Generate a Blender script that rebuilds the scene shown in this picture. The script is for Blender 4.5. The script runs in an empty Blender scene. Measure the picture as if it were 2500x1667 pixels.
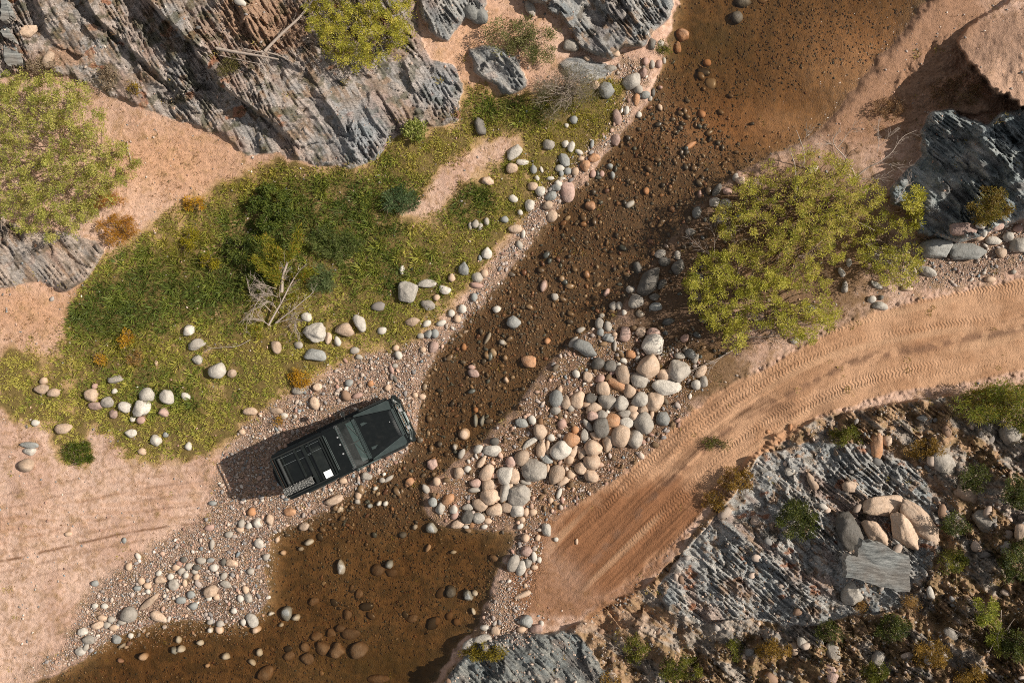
import bpy, bmesh, math, random
import numpy as np
from mathutils import Vector, Matrix

random.seed(7)
RNG = np.random.default_rng(11)
SC = bpy.context.scene
COL = SC.collection
R = math.radians

# ------------------------------------------------------------------ camera, sky, sun, exposure
CAMH = 25.0
cam_d = bpy.data.cameras.new("camera")
cam_d.lens = 24.0; cam_d.sensor_width = 36.0; cam_d.clip_end = 1000.0; cam_d.clip_start = 0.1
cam = bpy.data.objects.new("camera", cam_d); COL.objects.link(cam)
cam.location = (0, 0, CAMH); cam.rotation_euler = (0, 0, 0)
SC.camera = cam

SUN_EL, SUN_AZ = R(37.0), R(11.0)          # azimuth measured from +X towards +Y
world = bpy.data.worlds.new("World"); SC.world = world; world.use_nodes = True
wn = world.node_tree; wn.nodes.clear()
sky = wn.nodes.new("ShaderNodeTexSky"); sky.sky_type = 'NISHITA'; sky.sun_disc = False
sky.sun_elevation = SUN_EL; sky.sun_rotation = R(90) - SUN_AZ
bg = wn.nodes.new("ShaderNodeBackground"); bg.inputs[1].default_value = 0.078
wo = wn.nodes.new("ShaderNodeOutputWorld")
hs = wn.nodes.new("ShaderNodeHueSaturation"); hs.inputs["Saturation"].default_value = 0.18   # thin summer haze whitens the blue
wn.links.new(sky.outputs[0], hs.inputs["Color"]); wn.links.new(hs.outputs[0], bg.inputs[0]); wn.links.new(bg.outputs[0], wo.inputs[0])

sun_d = bpy.data.lights.new("sun", 'SUN'); sun_d.energy = 5.0; sun_d.angle = R(0.5)
sun_d.color = (1.0, 0.93, 0.82)
sun = bpy.data.objects.new("sun", sun_d); COL.objects.link(sun)
sdir = Vector((math.cos(SUN_EL)*math.cos(SUN_AZ), math.cos(SUN_EL)*math.sin(SUN_AZ), math.sin(SUN_EL)))
sun.rotation_euler = sdir.to_track_quat('Z', 'Y').to_euler(); sun.location = sdir*60

SC.view_settings.view_transform = 'Standard'; SC.view_settings.look = 'None'
SC.view_settings.gamma = 1.0; SC.view_settings.use_curve_mapping = False
SC.view_settings.exposure = 0.30
SC.render.engine = 'CYCLES'
SC.cycles.use_denoising = False; SC.cycles.pixel_filter_type = 'BLACKMAN_HARRIS'; SC.cycles.filter_width = 0.95
SC.cycles.max_bounces = 6; SC.cycles.diffuse_bounces = 2; SC.cycles.glossy_bounces = 3
SC.cycles.transmission_bounces = 4; SC.cycles.transparent_max_bounces = 10; SC.cycles.volume_bounces = 0

# ------------------------------------------------------------------ helpers
def lin(r, g, b):
    def f(c):
        c /= 255.0
        return c/12.92 if c <= 0.04045 else ((c+0.055)/1.055)**2.4
    return np.array([f(r), f(g), f(b)])
def albedo(r, g, b, k=0.80):      # a photographed sunlit colour, brought down to a base colour
    return lin(r, g, b)*k

def tag(o, label=None, cat=None, group=None, kind=None):
    if label: o["label"] = label
    if cat: o["category"] = cat
    if group: o["group"] = group
    if kind: o["kind"] = kind
    return o
def empty(name, loc=(0, 0, 0), rz=0.0):
    o = bpy.data.objects.new(name, None); o.location = loc; o.rotation_euler = (0, 0, rz)
    o.empty_display_size = 0.2; COL.objects.link(o); return o

PXM = 2500/37.5
DS = 2500/2352.0
def W(px, py, z=0.0):             # photo pixel (2500 wide) and height -> world point
    k = (CAMH-z)/CAMH
    return ((px-1250)/PXM*k, (833.5-py)/PXM*k, z)

def link_mesh(name, me, mat=None, parent=None):
    o = bpy.data.objects.new(name, me); COL.objects.link(o)
    if mat: me.materials.append(mat)
    if parent: o.parent = parent
    return o

def np_mesh(name, V, F, mat=None, parent=None, col=None, smooth=True, attrs=None):
    """V (n,3); F (m,k) faces of one size; col (n,3)"""
    me = bpy.data.meshes.new(name)
    n, (m, k) = len(V), F.shape
    me.vertices.add(n); me.vertices.foreach_set("co", np.ascontiguousarray(V, dtype=np.float32).ravel())
    me.loops.add(m*k); me.loops.foreach_set("vertex_index", np.ascontiguousarray(F, dtype=np.int32).ravel())
    me.polygons.add(m); me.polygons.foreach_set("loop_start", np.arange(0, m*k, k, dtype=np.int32))
    me.polygons.foreach_set("use_smooth", np.full(m, smooth))
    me.update(calc_edges=True)
    if col is not None:
        a = me.color_attributes.new("Col", 'FLOAT_COLOR', 'POINT')
        c = np.ones((n, 4), dtype=np.float32); c[:, :3] = col
        a.data.foreach_set("color", c.ravel())
    for kx, v in (attrs or {}).items():
        a = me.attributes.new(kx, 'FLOAT', 'POINT'); a.data.foreach_set("value", np.ascontiguousarray(v, dtype=np.float32))
    return link_mesh(name, me, mat, parent)

# ------------------------------------------------------------------ noise
_P = np.random.default_rng(3).permutation(1024).astype(np.int32); _P = np.concatenate([_P, _P])
_G = np.array([[math.cos(a), math.sin(a)] for a in np.linspace(0, 2*math.pi, 32, endpoint=False)], dtype=np.float32)
def pnoise(x, y, seed=0):
    x = np.asarray(x, dtype=np.float32)+seed*17.37; y = np.asarray(y, dtype=np.float32)+seed*9.11
    xi = np.floor(x).astype(np.int32); yi = np.floor(y).astype(np.int32)
    fx = x-xi; fy = y-yi
    u = fx*fx*fx*(fx*(fx*6-15)+10); v = fy*fy*fy*(fy*(fy*6-15)+10)
    def g(ix, iy, dx, dy):
        h = _P[(_P[ix & 1023]+iy) & 1023] & 31
        gg = _G[h]; return gg[..., 0]*dx+gg[..., 1]*dy
    a = g(xi, yi, fx, fy); b = g(xi+1, yi, fx-1, fy); c = g(xi, yi+1, fx, fy-1); d = g(xi+1, yi+1, fx-1, fy-1)
    return (a+(b-a)*u+((c+(d-c)*u)-(a+(b-a)*u))*v)*1.5
def fbm(x, y, o=4, seed=0, gain=0.5):
    s = 0; a = 1.0; f = 1.0
    for i in range(o):
        s = s+a*pnoise(x*f, y*f, seed+i*5); a *= gain; f *= 2.03
    return s
def ridged(x, y, o=3, seed=0, gain=0.5):
    s = 0; a = 1.0; f = 1.0
    for i in range(o):
        s = s+a*(1-2*np.abs(pnoise(x*f, y*f, seed+i*5))); a *= gain; f *= 2.1
    return s
def sstep(a, b, x):
    t = np.clip((x-a)/(b-a), 0, 1); return t*t*(3-2*t)

# ------------------------------------------------------------------ plan masks, drawn on a coarse map of the ground (photo pixels)
CX0, CY0, CST = -800, -700, 5.0
CNX, CNY = 820, 620
_cx = CX0+CST*np.arange(CNX); _cy = CY0+CST*np.arange(CNY)
GX, GY = np.meshgrid(_cx, _cy)
def poly_mask(pts, blur=0, scale=DS):
    p = np.array(pts, dtype=float)*scale
    x0, y0 = p.min(0); x1, y1 = p.max(0)
    m = np.zeros(GX.shape, dtype=bool)
    jx0 = max(0, int((x0-CX0)/CST)-1); jx1 = min(CNX, int((x1-CX0)/CST)+2)
    jy0 = max(0, int((y0-CY0)/CST)-1); jy1 = min(CNY, int((y1-CY0)/CST)+2)
    gx = GX[jy0:jy1, jx0:jx1]; gy = GY[jy0:jy1, jx0:jx1]; mm = np.zeros(gx.shape, dtype=bool)
    for (ax, ay), (bx, by) in zip(p, np.roll(p, -1, 0)):
        if ay == by: continue
        c = ((ay > gy) != (by > gy)) & (gx < (bx-ax)*(gy-ay)/(by-ay)+ax)
        mm ^= c
    m[jy0:jy1, jx0:jx1] = mm
    return blur_map(m.astype(np.float32), blur) if blur else m.astype(np.float32)
def blur_map(m, px):
    r = max(1, int(round(px/CST/1.7)))
    for _ in range(3):
        for ax in (0, 1):
            pad = [(0, 0), (0, 0)]; pad[ax] = (r+1, r)
            c = np.cumsum(np.pad(m, pad, mode='edge'), axis=ax, dtype=np.float64)
            if ax == 0: m = (c[2*r+1:]-c[:-2*r-1])/(2*r+1)
            else: m = (c[:, 2*r+1:]-c[:, :-2*r-1])/(2*r+1)
    return m.astype(np.float32)
def samp(m, u, v):
    fx = np.clip((u-CX0)/CST, 0, CNX-1.001); fy = np.clip((v-CY0)/CST, 0, CNY-1.001)
    xi = fx.astype(np.int32); yi = fy.astype(np.int32); fx = fx-xi; fy = fy-yi
    return (m[yi, xi]*(1-fx)+m[yi, xi+1]*fx)*(1-fy)+(m[yi+1, xi]*(1-fx)+m[yi+1, xi+1]*fx)*fy
def umax(*a):
    o = a[0]
    for b in a[1:]: o = np.maximum(o, b)
    return o

P_RIVER = [(1570,-700),(1545,0),(1530,90),(1510,150),(1490,220),(1440,280),(1400,340),(1350,400),(1300,455),(1250,520),(1190,590),(1130,660),(1070,730),(1010,790),(975,850),(960,900),(960,960),(950,1010),(900,1060),(850,1110),(770,1165),(690,1200),(625,1225),(612,1290),(605,1350),(630,1400),(560,1435),(480,1425),(400,1415),(330,1430),(240,1475),(150,1530),(40,1585),(-300,1700),(-600,2000),(700,2300),(950,2000),(985,1600),(1050,1500),(1110,1430),(1135,1350),(1150,1290),(1195,1240),(1230,1195),(1150,1200),(1080,1205),(985,1195),(970,1150),(1010,1100),(1045,1065),(1100,1025),(1175,955),(1232,880),(1280,825),(1350,768),(1420,745),(1440,690),(1510,600),(1570,520),(1620,455),(1690,410),(1750,375),(1850,330),(1900,290),(1965,215),(2050,110),(2125,10),(2180,-60),(2400,-700)]
P_RIFFLE = [(1480,160),(1700,300),(1640,440),(1440,700),(1230,860),(1040,1040),(960,1210),(560,1215),(800,1080),(960,820),(1200,560),(1380,350)]
P_ISLAND = [(1225,890),(1270,830),(1350,765),(1420,740),(1540,780),(1640,840),(1600,900),(1560,970),(1470,1060),(1390,1120),(1260,1200),(1150,1215),(1060,1215),(985,1190),(975,1150),(1020,1100),(1075,1055),(1160,975)]
P_TRACK = [(2900,500),(2352,640),(2150,685),(2000,720),(1880,775),(1780,835),(1640,905),(1560,975),(1490,1045),(1400,1115),(1290,1180),(1240,1290),(1215,1360),(1270,1395),(1390,1370),(1450,1335),(1500,1290),(1570,1220),(1640,1140),(1720,1060),(1800,1010),(1880,955),(2050,900),(2200,880),(2352,850),(2900,740)]
P_GRASS = [(170,690),(215,610),(330,530),(430,470),(520,420),(620,375),(740,390),(850,380),(900,310),(1050,290),(1070,200),(1180,225),(1300,200),(1430,170),(1440,215),(1400,300),(1340,350),(1290,400),(1230,450),(1190,520),(1130,570),(1090,640),(1020,710),(960,775),(880,805),(800,815),(760,845),(680,885),(640,910),(560,965),(530,1005),(470,1045),(330,1065),(220,1010),(215,1065),(150,1065),(120,985),(20,960),(-30,860),(20,800),(130,830)]
P_PATCH = [(890,500),(960,450),(1020,370),(1120,320),(1200,300),(1190,350),(1100,400),(1010,490),(960,510)]
P_PATCH2 = [(195,980),(235,985),(290,1090),(230,1090)]
P_MUD = [(1560,1100),(1400,1150),(1280,1200),(1230,1300),(1210,1380),(1300,1400),(1440,1340),(1560,1230),(1640,1140)]
P_HILL = [(1750,1010),(1900,955),(2060,925),(2352,880),(3000,800),(3000,2200),(980,2200),(1010,1568),(1040,1530),(1100,1480),(1200,1460),(1290,1450),(1330,1430),(1380,1395),(1480,1350),(1560,1270),(1640,1170),(1690,1090)]
P_SCRUB = [(2150,1010),(2352,980),(2900,900),(2900,2200),(1450,2200),(1480,1500),(1700,1440),(1950,1410),(2100,1370),(2160,1200)]
P_BANK = [(2060,180),(2100,120),(2180,75),(2352,20),(2800,-100),(2800,240),(2352,255),(2240,262),(2130,262),(2080,300),(2060,260)]
P_GRAVEL = [(1010,760),(960,775),(880,805),(800,815),(740,870),(640,915),(560,975),(500,1060),(480,1180),(380,1240),(300,1290),(230,1330),(180,1400),(140,1500),(60,1540),(-60,1600),(240,1500),(600,1460),(640,1300),(640,1230),(800,1170),(960,1030),(980,860),(1130,690),(1300,470),(1440,290),(1500,160),(1430,120),(1380,250),(1330,330),(1220,410),(1180,540),(1100,650)]
P_GRAVEL2 = [(1180,1220),(1250,1190),(1250,1300),(1210,1400),(1230,1480),(1100,1500),(1100,1420),(1150,1330)]
P_GRAVEL3 = [(2040,560),(2352,500),(2600,450),(2600,600),(2352,620),(2200,660),(2040,660)]

OUTCROPS = [  # name, polygon, height, strike angle (degrees on the picture), strata strength, tone
 ("rock_outcrop", [(-900,-800),(960,-800),(955,0),(965,80),(985,135),(1040,150),(1062,200),(1050,285),(960,292),(905,315),(862,370),(800,387),(720,378),(640,352),(565,358),(520,322),(440,285),(370,262),(300,242),(230,205),(160,175),(60,165),(0,180),(-900,150)], .12, -57, 1.0, 0,
  "long steep cliff of layered grey and pinkish rock filling the upper left", "rock outcrop"),
 ("rock_outcrop", [(-900,480),(0,490),(60,535),(120,530),(250,560),(225,600),(200,640),(150,672),(95,642),(0,662),(-900,690)], .18, -50, 1.25, 1,
  "small pale layered outcrop at the left edge below the big green bush", "rock outcrop"),
 ("rock_outcrop", [(1072,112),(1130,103),(1190,135),(1212,200),(1165,222),(1090,165)], .45, -50, 0.9, 2,
  "dark bluish rock knob beneath the bushy shrub left of the creek", "rock outcrop"),
 ("rock_outcrop", [(985,-800),(1090,-800),(1120,-20),(1110,45),(1082,28),(1052,62),(1030,98),(985,70),(962,10)], .4, -62, 1.0, 2,
  "narrow grey rock spur right of the yellow green bush at the top edge", "rock outcrop"),
 ("rock_outcrop", [(1190,-800),(1545,-800),(1540,40),(1502,72),(1480,108),(1430,112),(1405,140),(1372,128),(1330,112),(1308,62),(1280,32),(1245,12),(1195,0)], .65, -55, 1.0, 2,
  "big dark grey rock headland at the top edge beside the brown water", "rock outcrop"),
 ("rock_outcrop", [(1285,140),(1330,130),(1400,148),(1412,168),(1350,192),(1308,182)], 0.25, -10, 0.3, 2,
  "low flat grey slab beside the wispy grey bush under the headland", "rock outcrop"),
 ("rock_outcrop", [(3000,225),(2352,250),(2300,258),(2262,292),(2185,250),(2135,258),(2112,310),(2125,352),(2075,398),(2040,440),(2045,470),(2100,485),(2105,530),(2140,545),(2190,560),(2260,540),(2352,500),(3000,480)], 1.0, -40, 1.3, 3,
  "tall jagged blue green rock at the right edge above the track", "rock outcrop"),
 ("rock_outcrop", [(1900,1018),(1840,1020),(1745,1045),(1692,1130),(1645,1185),(1600,1235),(1545,1300),(1508,1352),(1540,1402),(1610,1432),(1720,1420),(1850,1440),(1960,1410),(2050,1405),(2140,1330),(2160,1180),(2110,1080),(2010,1020)], .10, -42, 0.9, 4,
  "slanting outcrop of streaked grey rock below the bend of the track", "rock outcrop"),
 ("rock_outcrop", [(975,2200),(1005,1600),(1032,1545),(1092,1482),(1180,1452),(1255,1458),(1300,1442),(1345,1482),(1400,1545),(1440,1700),(1480,2200)], .35, -48, 0.8, 5,
  "smooth dark slate outcrop at the bottom edge beside the brown pool", "rock outcrop"),
]
# height control points of the land (2352-wide picture coordinates, metres)
HP = [(-600,-500,5.5),(0,-500,5.0),(600,-500,4.2),(1100,-500,2.6),(1500,-500,1.2),(1800,-500,.1),(2300,-500,.6),(3000,-500,1.6),
(-600,300,3.0),(-600,900,.9),(-600,1500,.3),(-600,2000,.1),(0,2000,0),(700,2000,0),(1300,2000,1.4),(2000,2000,3.4),(3000,2000,5.5),(3000,1400,4.2),(3000,900,2.4),(3000,650,.8),(3000,300,2.0),
(0,0,3.0),(300,0,2.7),(560,0,2.5),(800,0,2.1),(1000,0,1.4),(1200,60,.8),(1400,30,.5),(0,200,2.1),(0,400,1.5),(0,600,.9),(150,450,1.2),(300,350,1.2),(420,330,1.0),(400,150,2.2),(600,150,1.8),(750,250,1.2),(600,330,.75),(760,370,.5),(900,280,.6),(1000,230,.55),(1180,130,.6),(1100,280,.32),
(480,430,.5),(620,420,.38),(850,420,.3),(1000,400,.28),(1250,300,.22),(1380,200,.18),(1450,180,.05),(300,700,.32),(0,750,.45),(0,900,.25),(150,900,.2),(400,900,.15),(600,800,.18),(800,700,.16),(1000,650,.12),(1150,550,.08),(1350,330,.05),(960,780,.0),(600,1000,.02),(300,1100,.06),(0,1100,.16),(0,1300,.12),(200,1300,.05),(450,1200,.0),(450,1350,-.04),(0,1500,.04),(620,1240,-.06),(800,900,.0),
(1250,1350,.0),(1400,1200,.1),(1600,1000,.22),(1800,860,.32),(2100,780,.45),(2352,720,.55),(1650,700,.08),(1600,820,.1),(1800,500,.15),(2000,600,.3),(2150,420,.5),(2050,350,.35),(2200,300,.4),(2000,290,.05),(2352,60,.35),(2150,60,.12),(2352,400,1.3),(2240,380,.8),(2200,600,.45),(2352,600,.55),(1900,400,.15),(1300,900,.02),(1150,1120,.05),(1400,1000,.12),(1200,1250,-.02),
(2352,950,.9),(2100,950,.7),(1880,1000,.6),(2000,1100,1.1),(1720,1130,.6),(1620,1260,.7),(1540,1330,.6),(1800,1300,1.2),(2100,1250,1.8),(2352,1200,2.3),(2352,1568,3.4),(2000,1500,2.1),(1700,1500,1.1),(1480,1400,.5),(1300,1440,.35),(1200,1480,.45),(1100,1500,.2),(1400,1568,.9),(1150,1568,.6)]
def rbf_map(pts):
    p = np.array(pts, dtype=float); xy = p[:, :2]*DS/100; z = p[:, 2]
    d = np.linalg.norm(xy[:, None]-xy[None], axis=2)
    n = len(p); A = np.zeros((n+3, n+3)); A[:n, :n] = d+np.eye(n)*-0.15
    A[:n, n] = 1; A[:n, n+1:] = xy; A[n, :n] = 1; A[n+1:, :n] = xy.T
    w = np.linalg.solve(A, np.concatenate([z, [0, 0, 0]]))
    st = 4
    gx = GX[::st, ::st]/100; gy = GY[::st, ::st]/100
    s = w[n]+w[n+1]*gx+w[n+2]*gy
    for i in range(n): s = s+w[i]*np.hypot(gx-xy[i, 0], gy-xy[i, 1])
    yi = np.minimum(np.arange(CNY)/st, gx.shape[0]-1.001); xi = np.minimum(np.arange(CNX)/st, gx.shape[1]-1.001)
    y0 = yi.astype(int); x0 = xi.astype(int); fy = (yi-y0)[:, None]; fx = (xi-x0)[None]
    s = (s[y0][:, x0]*(1-fx)+s[y0][:, x0+1]*fx)*(1-fy)+(s[y0+1][:, x0]*(1-fx)+s[y0+1][:, x0+1]*fx)*fy
    return blur_map(s.astype(np.float32), 30)
M_BASE = rbf_map(HP)
M_RIVER = poly_mask(P_RIVER, 34); M_RIVERW = poly_mask(P_RIVER, 60)
M_RIFF = poly_mask(P_RIFFLE, 50)
M_ISL = poly_mask(P_ISLAND, 36)
M_TRACK = poly_mask(P_TRACK, 16); M_MUD = poly_mask(P_MUD, 60)
M_GRASS = np.clip(poly_mask(P_GRASS, 18)-poly_mask(P_PATCH, 14)-poly_mask(P_PATCH2, 10), 0, 1)
M_HILL = poly_mask(P_HILL, 14); M_SCRUB = poly_mask(P_SCRUB, 60)
M_BANKS = poly_mask(P_BANK, 12)
M_TOP = poly_mask([(2222,60),(2196,100),(2208,138),(2258,172),(2298,215),(2352,244),(2900,330),(2900,-500),(2352,-20)], 9)
M_COB2 = poly_mask([(1640,430),(1560,520),(1450,660),(1440,760),(1560,850),(1690,800),(1640,640),(1730,450)], 30)
M_MUDEND = poly_mask([(1560,1100),(1400,1140),(1270,1190),(1215,1260),(1170,1330),(1180,1400),(1290,1425),(1440,1370),(1560,1250)], 60)
M_GRAV = np.clip(umax(poly_mask(P_GRAVEL, 26), poly_mask(P_GRAVEL2, 16), poly_mask(P_GRAVEL3, 20)*.8, M_ISL), 0, 1)
M_ROCK = [poly_mask(o[1], 9) for o in OUTCROPS]

# centre line of the dirt track, for the tyre marks
_tc = [(3000,560),(2700,650),(2352,748),(2150,785),(1950,835),(1780,915),(1640,1010),(1520,1120),(1420,1220),(1320,1320),(1200,1440),(1000,1640)]
def smooth_line(pts, n=8):
    p = [np.array(q, float) for q in pts]; p = [2*p[0]-p[1]]+p+[2*p[-1]-p[-2]]; out = []
    for i in range(1, len(p)-2):
        for k in range(n):
            t = k/n; a, b, c, d = p[i-1:i+3]
            out.append(.5*((2*b)+(-a+c)*t+(2*a-5*b+4*c-d)*t*t+(-a+3*b-3*c+d)*t**3))
    out.append(p[-2]); return np.array(out)
_tl = smooth_line(_tc)*DS
def track_coords(u, v):
    best = np.full(u.shape, 1e9, dtype=np.float32); S = np.zeros(u.shape, np.float32); T = np.zeros(u.shape, np.float32); acc = 0.0
    for a, b in zip(_tl[:-1], _tl[1:]):
        d = b-a; L = np.hypot(*d); e = d/L
        s = np.clip((u-a[0])*e[0]+(v-a[1])*e[1], 0, L)
        cx = u-a[0]-e[0]*s; cy = v-a[1]-e[1]*s; dd = np.hypot(cx, cy)
        sg = np.sign(cx*e[1]-cy*e[0])
        k = dd < best
        best = np.where(k, dd, best); S = np.where(k, acc+s, S); T = np.where(k, dd*sg, T); acc += L
    return S/PXM, T/PXM

WATER_Z = -0.10
def blot(u, v, x, y, rx, ry=None):
    ry = ry or rx; x *= DS; y *= DS; rx *= DS; ry *= DS
    return np.exp(-((u-x)/rx)**2-((v-y)/ry)**2)
# ------------------------------------------------------------------ the height and colour of the land at any picture coordinate
def rock_mix(u, v):
    w = 7*fbm(u/40, v/40, 3, 21)
    ms = [samp(m, u+w, v-w*.7) for m in M_ROCK]
    return ms
def strata(u, v, ang, seed, k):
    a = R(-ang); ca, sa = math.cos(a), math.sin(a)          # picture y runs down
    s = (u*ca+v*sa)/PXM; t = (-u*sa+v*ca)/PXM               # along / across the layers
    t = t+.16*fbm(s*.22, t*.35, 3, seed+1); s = s+.5*pnoise(t*1.3, s*.4, seed+2)
    slab = t*2.0+.8*pnoise(s*.12, t*.45, seed+3)
    f = slab-np.floor(slab); saw = np.where(f < .85, f/.85, (1-f)/.15)
    slab2 = t*6.5+1.0*pnoise(s*.35, t*1.1, seed+4)
    f2 = slab2-np.floor(slab2); saw2 = np.where(f2 < .8, f2/.8, (1-f2)/.2)
    h = .15*(saw-.5)*(.25+1.3*np.abs(pnoise(s*.45, t*.5, seed+9)))+.10*(saw2-.5)*(.3+1.6*np.abs(pnoise(s*.9, t, seed+6)))
    h = h+.055*ridged(s*.7, t*5.0, 3, seed+5)+.050*ridged(s*1.9, t*13, 2, seed+7)
    h = h+.15*fbm(s*.5, t*.8, 4, seed+8)
    cj = s*.9+.8*pnoise(s*.4, t*1.6, seed+10); fj = cj-np.floor(cj); h = h+.12*(fj-.5)*(pnoise(s*.5, t*1.4, seed+11) > -.15)
    cj = s*2.7+1.2*pnoise(s*.8, t*2.6, seed+12); fj = cj-np.floor(cj); h = h+.05*(fj-.5)
    h = h*(.35+.9*sstep(-.35, .45, fbm(s*.28, t*.45, 3, seed+13)))
    bx_, by_ = s*.75+.25*fbm(s, t, 2, seed+14), t*1.9+.25*fbm(s, t, 2, seed+15)
    xi = np.floor(bx_).astype(np.int32); yi = np.floor(by_).astype(np.int32); best = np.full(s.shape, 9., np.float32); hb = np.zeros(s.shape, np.float32)
    for dx in (-1, 0, 1):
        for dy in (-1, 0, 1):
            k0 = _P[(_P[(xi+dx+seed) & 1023]+yi+dy) & 1023]; k1 = _P[k0 & 1023]; k2 = _P[(k1+77) & 1023]; k3 = _P[(k2+5) & 1023]
            jx = xi+dx+.15+.7*k0/1023.; jy = yi+dy+.15+.7*k1/1023.; d = (bx_-jx)**2+(by_-jy)**2
            hh = (k2/1023.-.5)*.34+(bx_-jx)*(k3/1023.-.5)*.45+(by_-jy)*(k1/1023.-.7)*.40
            m_ = d < best; best = np.where(m_, d, best); hb = np.where(m_, hh, hb)
    h = h*.9+hb*.55
    return h*k
def land(u, v, full=True):
    n1 = fbm(u/160, v/160, 4, 1); n2 = fbm(u/30, v/30, 4, 2); n3 = fbm(u/9, v/9, 2, 31)
    wob = 8*fbm(u/45, v/45, 3, 4)
    h = samp(M_BASE, u, v)+.05*n1
    river = sstep(.15, .85, samp(M_RIVER, u+wob, v+wob*.6)+.12*n2*(1-np.clip(blot(u, v, 1990, 150, 240, 240), 0, 1))); riverw = samp(M_RIVERW, u, v)
    isl = sstep(.1, .9, samp(M_ISL, u+wob, v-wob)+.14*n2); river = river*(1-isl)
    riff = samp(M_RIFF, u, v)
    rocks = rock_mix(u, v)
    rk = [sstep(.35, .62, m) for m in rocks]; rtot = np.clip(sum(rk), 0, 1)
    river = river*(1-rtot)
    depth = .05+.20*sstep(.45, 1, riverw)*(1-riff)+.07*riff*sstep(.3, 1., riverw)
    depth = depth*(1-.75*np.clip(blot(u, v, 1960, 160, 110, 110)+blot(u, v, 1800, 290, 90, 50), 0, 1))
    bed = WATER_Z-depth+.05*n1+.02*n2
    nearw = sstep(.02, .5, samp(M_RIVERW, u, v))
    h = np.where(river > 0, h*(1-river)+np.minimum(bed, h)*river, h)
    hill = samp(M_HILL, u+wob, v)
    for line, amp, wd in (([(250,-120),(330,0),(430,100),(490,190),(600,270),(680,340)], 0.75, 200), ([(120,-100),(200,30),(330,150),(420,240)], .35, 90), ([(520,-60),(560,60),(590,170)], .35, 80), ([(60,-60),(90,60),(130,120)], .3, 60), ([(690,180),(760,260),(800,350)], .3, 70)):
        ln = np.array(line, float)*DS; ev = u*0-1e4
        xs_ = np.interp(v+wob*.8, ln[:, 1], ln[:, 0]); dx = (u+wob-xs_); rim = sstep(ln[0, 1], ln[0, 1]+60, v)*sstep(ln[-1, 1]+10, ln[-1, 1]-110, v)
        h = h+amp*rim*np.where(dx > 0, sstep(0, 16, dx)*np.exp(-np.maximum(dx-16, 0)/(wd*DS)), 0)
    bank = sstep(.3, .75, samp(M_BANKS, u+wob*1.2, v-wob))
    # sand bank top: right part stands a metre and a half above the shore
    edge = (u-2200*DS)*.62-(v-150*DS)*.78          # > 0 on the high side
    up = sstep(.3, .7, samp(M_TOP, u+wob*1.3, v-wob*1.3)+.08*n3)
    fall = sstep(-10, 150, (v-(75*DS-(u-2190*DS)*.42)))
    h = h+up*(.25+1.25*fall)*(1+.06*n1)+.015*up*n2+bank*(1-up)*(.06*n2+.05*np.abs(n3))
    ledge = bank*(1-up)*sstep(120, 20, np.hypot((u-2225*DS), (v-232*DS)*1.5)); h = h+.45*ledge
    S = T = None
    tr = samp(M_TRACK, u+wob*.5, v+wob*.5)
    tr = tr*(1-rtot)*sstep(70, 210, np.hypot(u-1215*DS, v-1400*DS)+.6*wob)
    S, T = track_coords(u, v) if full else (np.zeros_like(u), np.zeros_like(u))
    rut = .030*pnoise(T*2.0, S*.22, 41)+.018*pnoise(T*5.0, S*.3, 42)+.012*pnoise(T*12, S*.7, 43)
    berm = .07*np.exp(-((T-.02-.15*pnoise(S*.2, S*0, 44))/.14)**2)
    h = h+tr*(rut*1.3+berm*(.4+pnoise(S*.7, T, 45)))
    verge = np.exp(-((tr-.35)/.2)**2)*sstep(150, 330, np.hypot(u-1215*DS, v-1400*DS))
    h = h+verge*.045*(n2+.7*n3)*sstep(.02, .2, tr)
    # loose broken ground on the hillside and where bare soil is rough
    sc = samp(M_SCRUB, u, v)
    ruff = (1-river)*(.010*n2+.007*n3)*(1-.6*tr)
    ruff = ruff+hill*(1-.5*rtot)*(.10*n2+.16*np.abs(fbm(u/42, v/42, 3, 61))+.04*n3)*(.4+.6*sc)
    h = h+ruff
    sel = (hill > .3) & (rtot < .9)
    if sel.any():
        us, vs = u[sel], v[sel]; m = sstep(.35, .7, hill[sel])*(1-rtot[sel]); h[sel] = h[sel]+m*(.95*strata(us, vs, -36, 900, 1.0)+.30*fbm(us/75, vs/75, 3, 905))
    for i, (nm, pl, hh, ang, k, tone, lb, ct) in enumerate(OUTCROPS):
        m = rk[i]
        sel = m > 0.001
        if sel.any():
            us, vs = u[sel], v[sel]
            soft = sstep(.35, 1.0, rocks[i][sel])
            big = fbm(us/95, vs/95, 3, 70+i)
            add = soft**.7*hh*(.75+.45*big)+soft*strata(us, vs, ang, 100+i*20, k)
            if i == 6: add = add*(.55+.75*sstep(2060*DS, 2300*DS, us))
            h[sel] = h[sel]+add
    return dict(h=h, river=river, isl=isl, riff=riff, rk=rk, rocks=rocks, rtot=rtot, hill=hill, bank=bank, up=up, tr=tr, S=S, T=T, n1=n1, n2=n2, n3=n3, sc=sc, wob=wob, riverw=riverw)

# ------------------------------------------------------------------ grid
def axis(lo, hi, step, far):
    core = np.arange(lo, hi+step, step); out = []; d = step; x = core[-1]
    while x < far: d *= 1.12; x += d; out.append(x)
    left = []; d = step; x = core[0]; f2 = lo-(far-hi)
    while x > f2: d *= 1.12; x -= d; left.append(x)
    return np.array(left[::-1]+list(core)+out, dtype=np.float32)
GSTEP = 2.3
AU = axis(-50, 2550, GSTEP, 9000); AV = axis(-50, 1720, GSTEP, 8000)
U, V = np.meshgrid(AU, AV); NU, NV = len(AU), len(AV)
Uc = np.clip(U, CX0+10, CX0+CST*CNX-20); Vc = np.clip(V, CY0+10, CY0+CST*CNY-20)
L = land(U.copy(), V.copy())
H = L["h"].astype(np.float32)
kk = (CAMH-np.clip(H, -2, 7))/CAMH
GXW = (U-1250)/PXM*kk; GYW = (833.5-V)/PXM*kk
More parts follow.
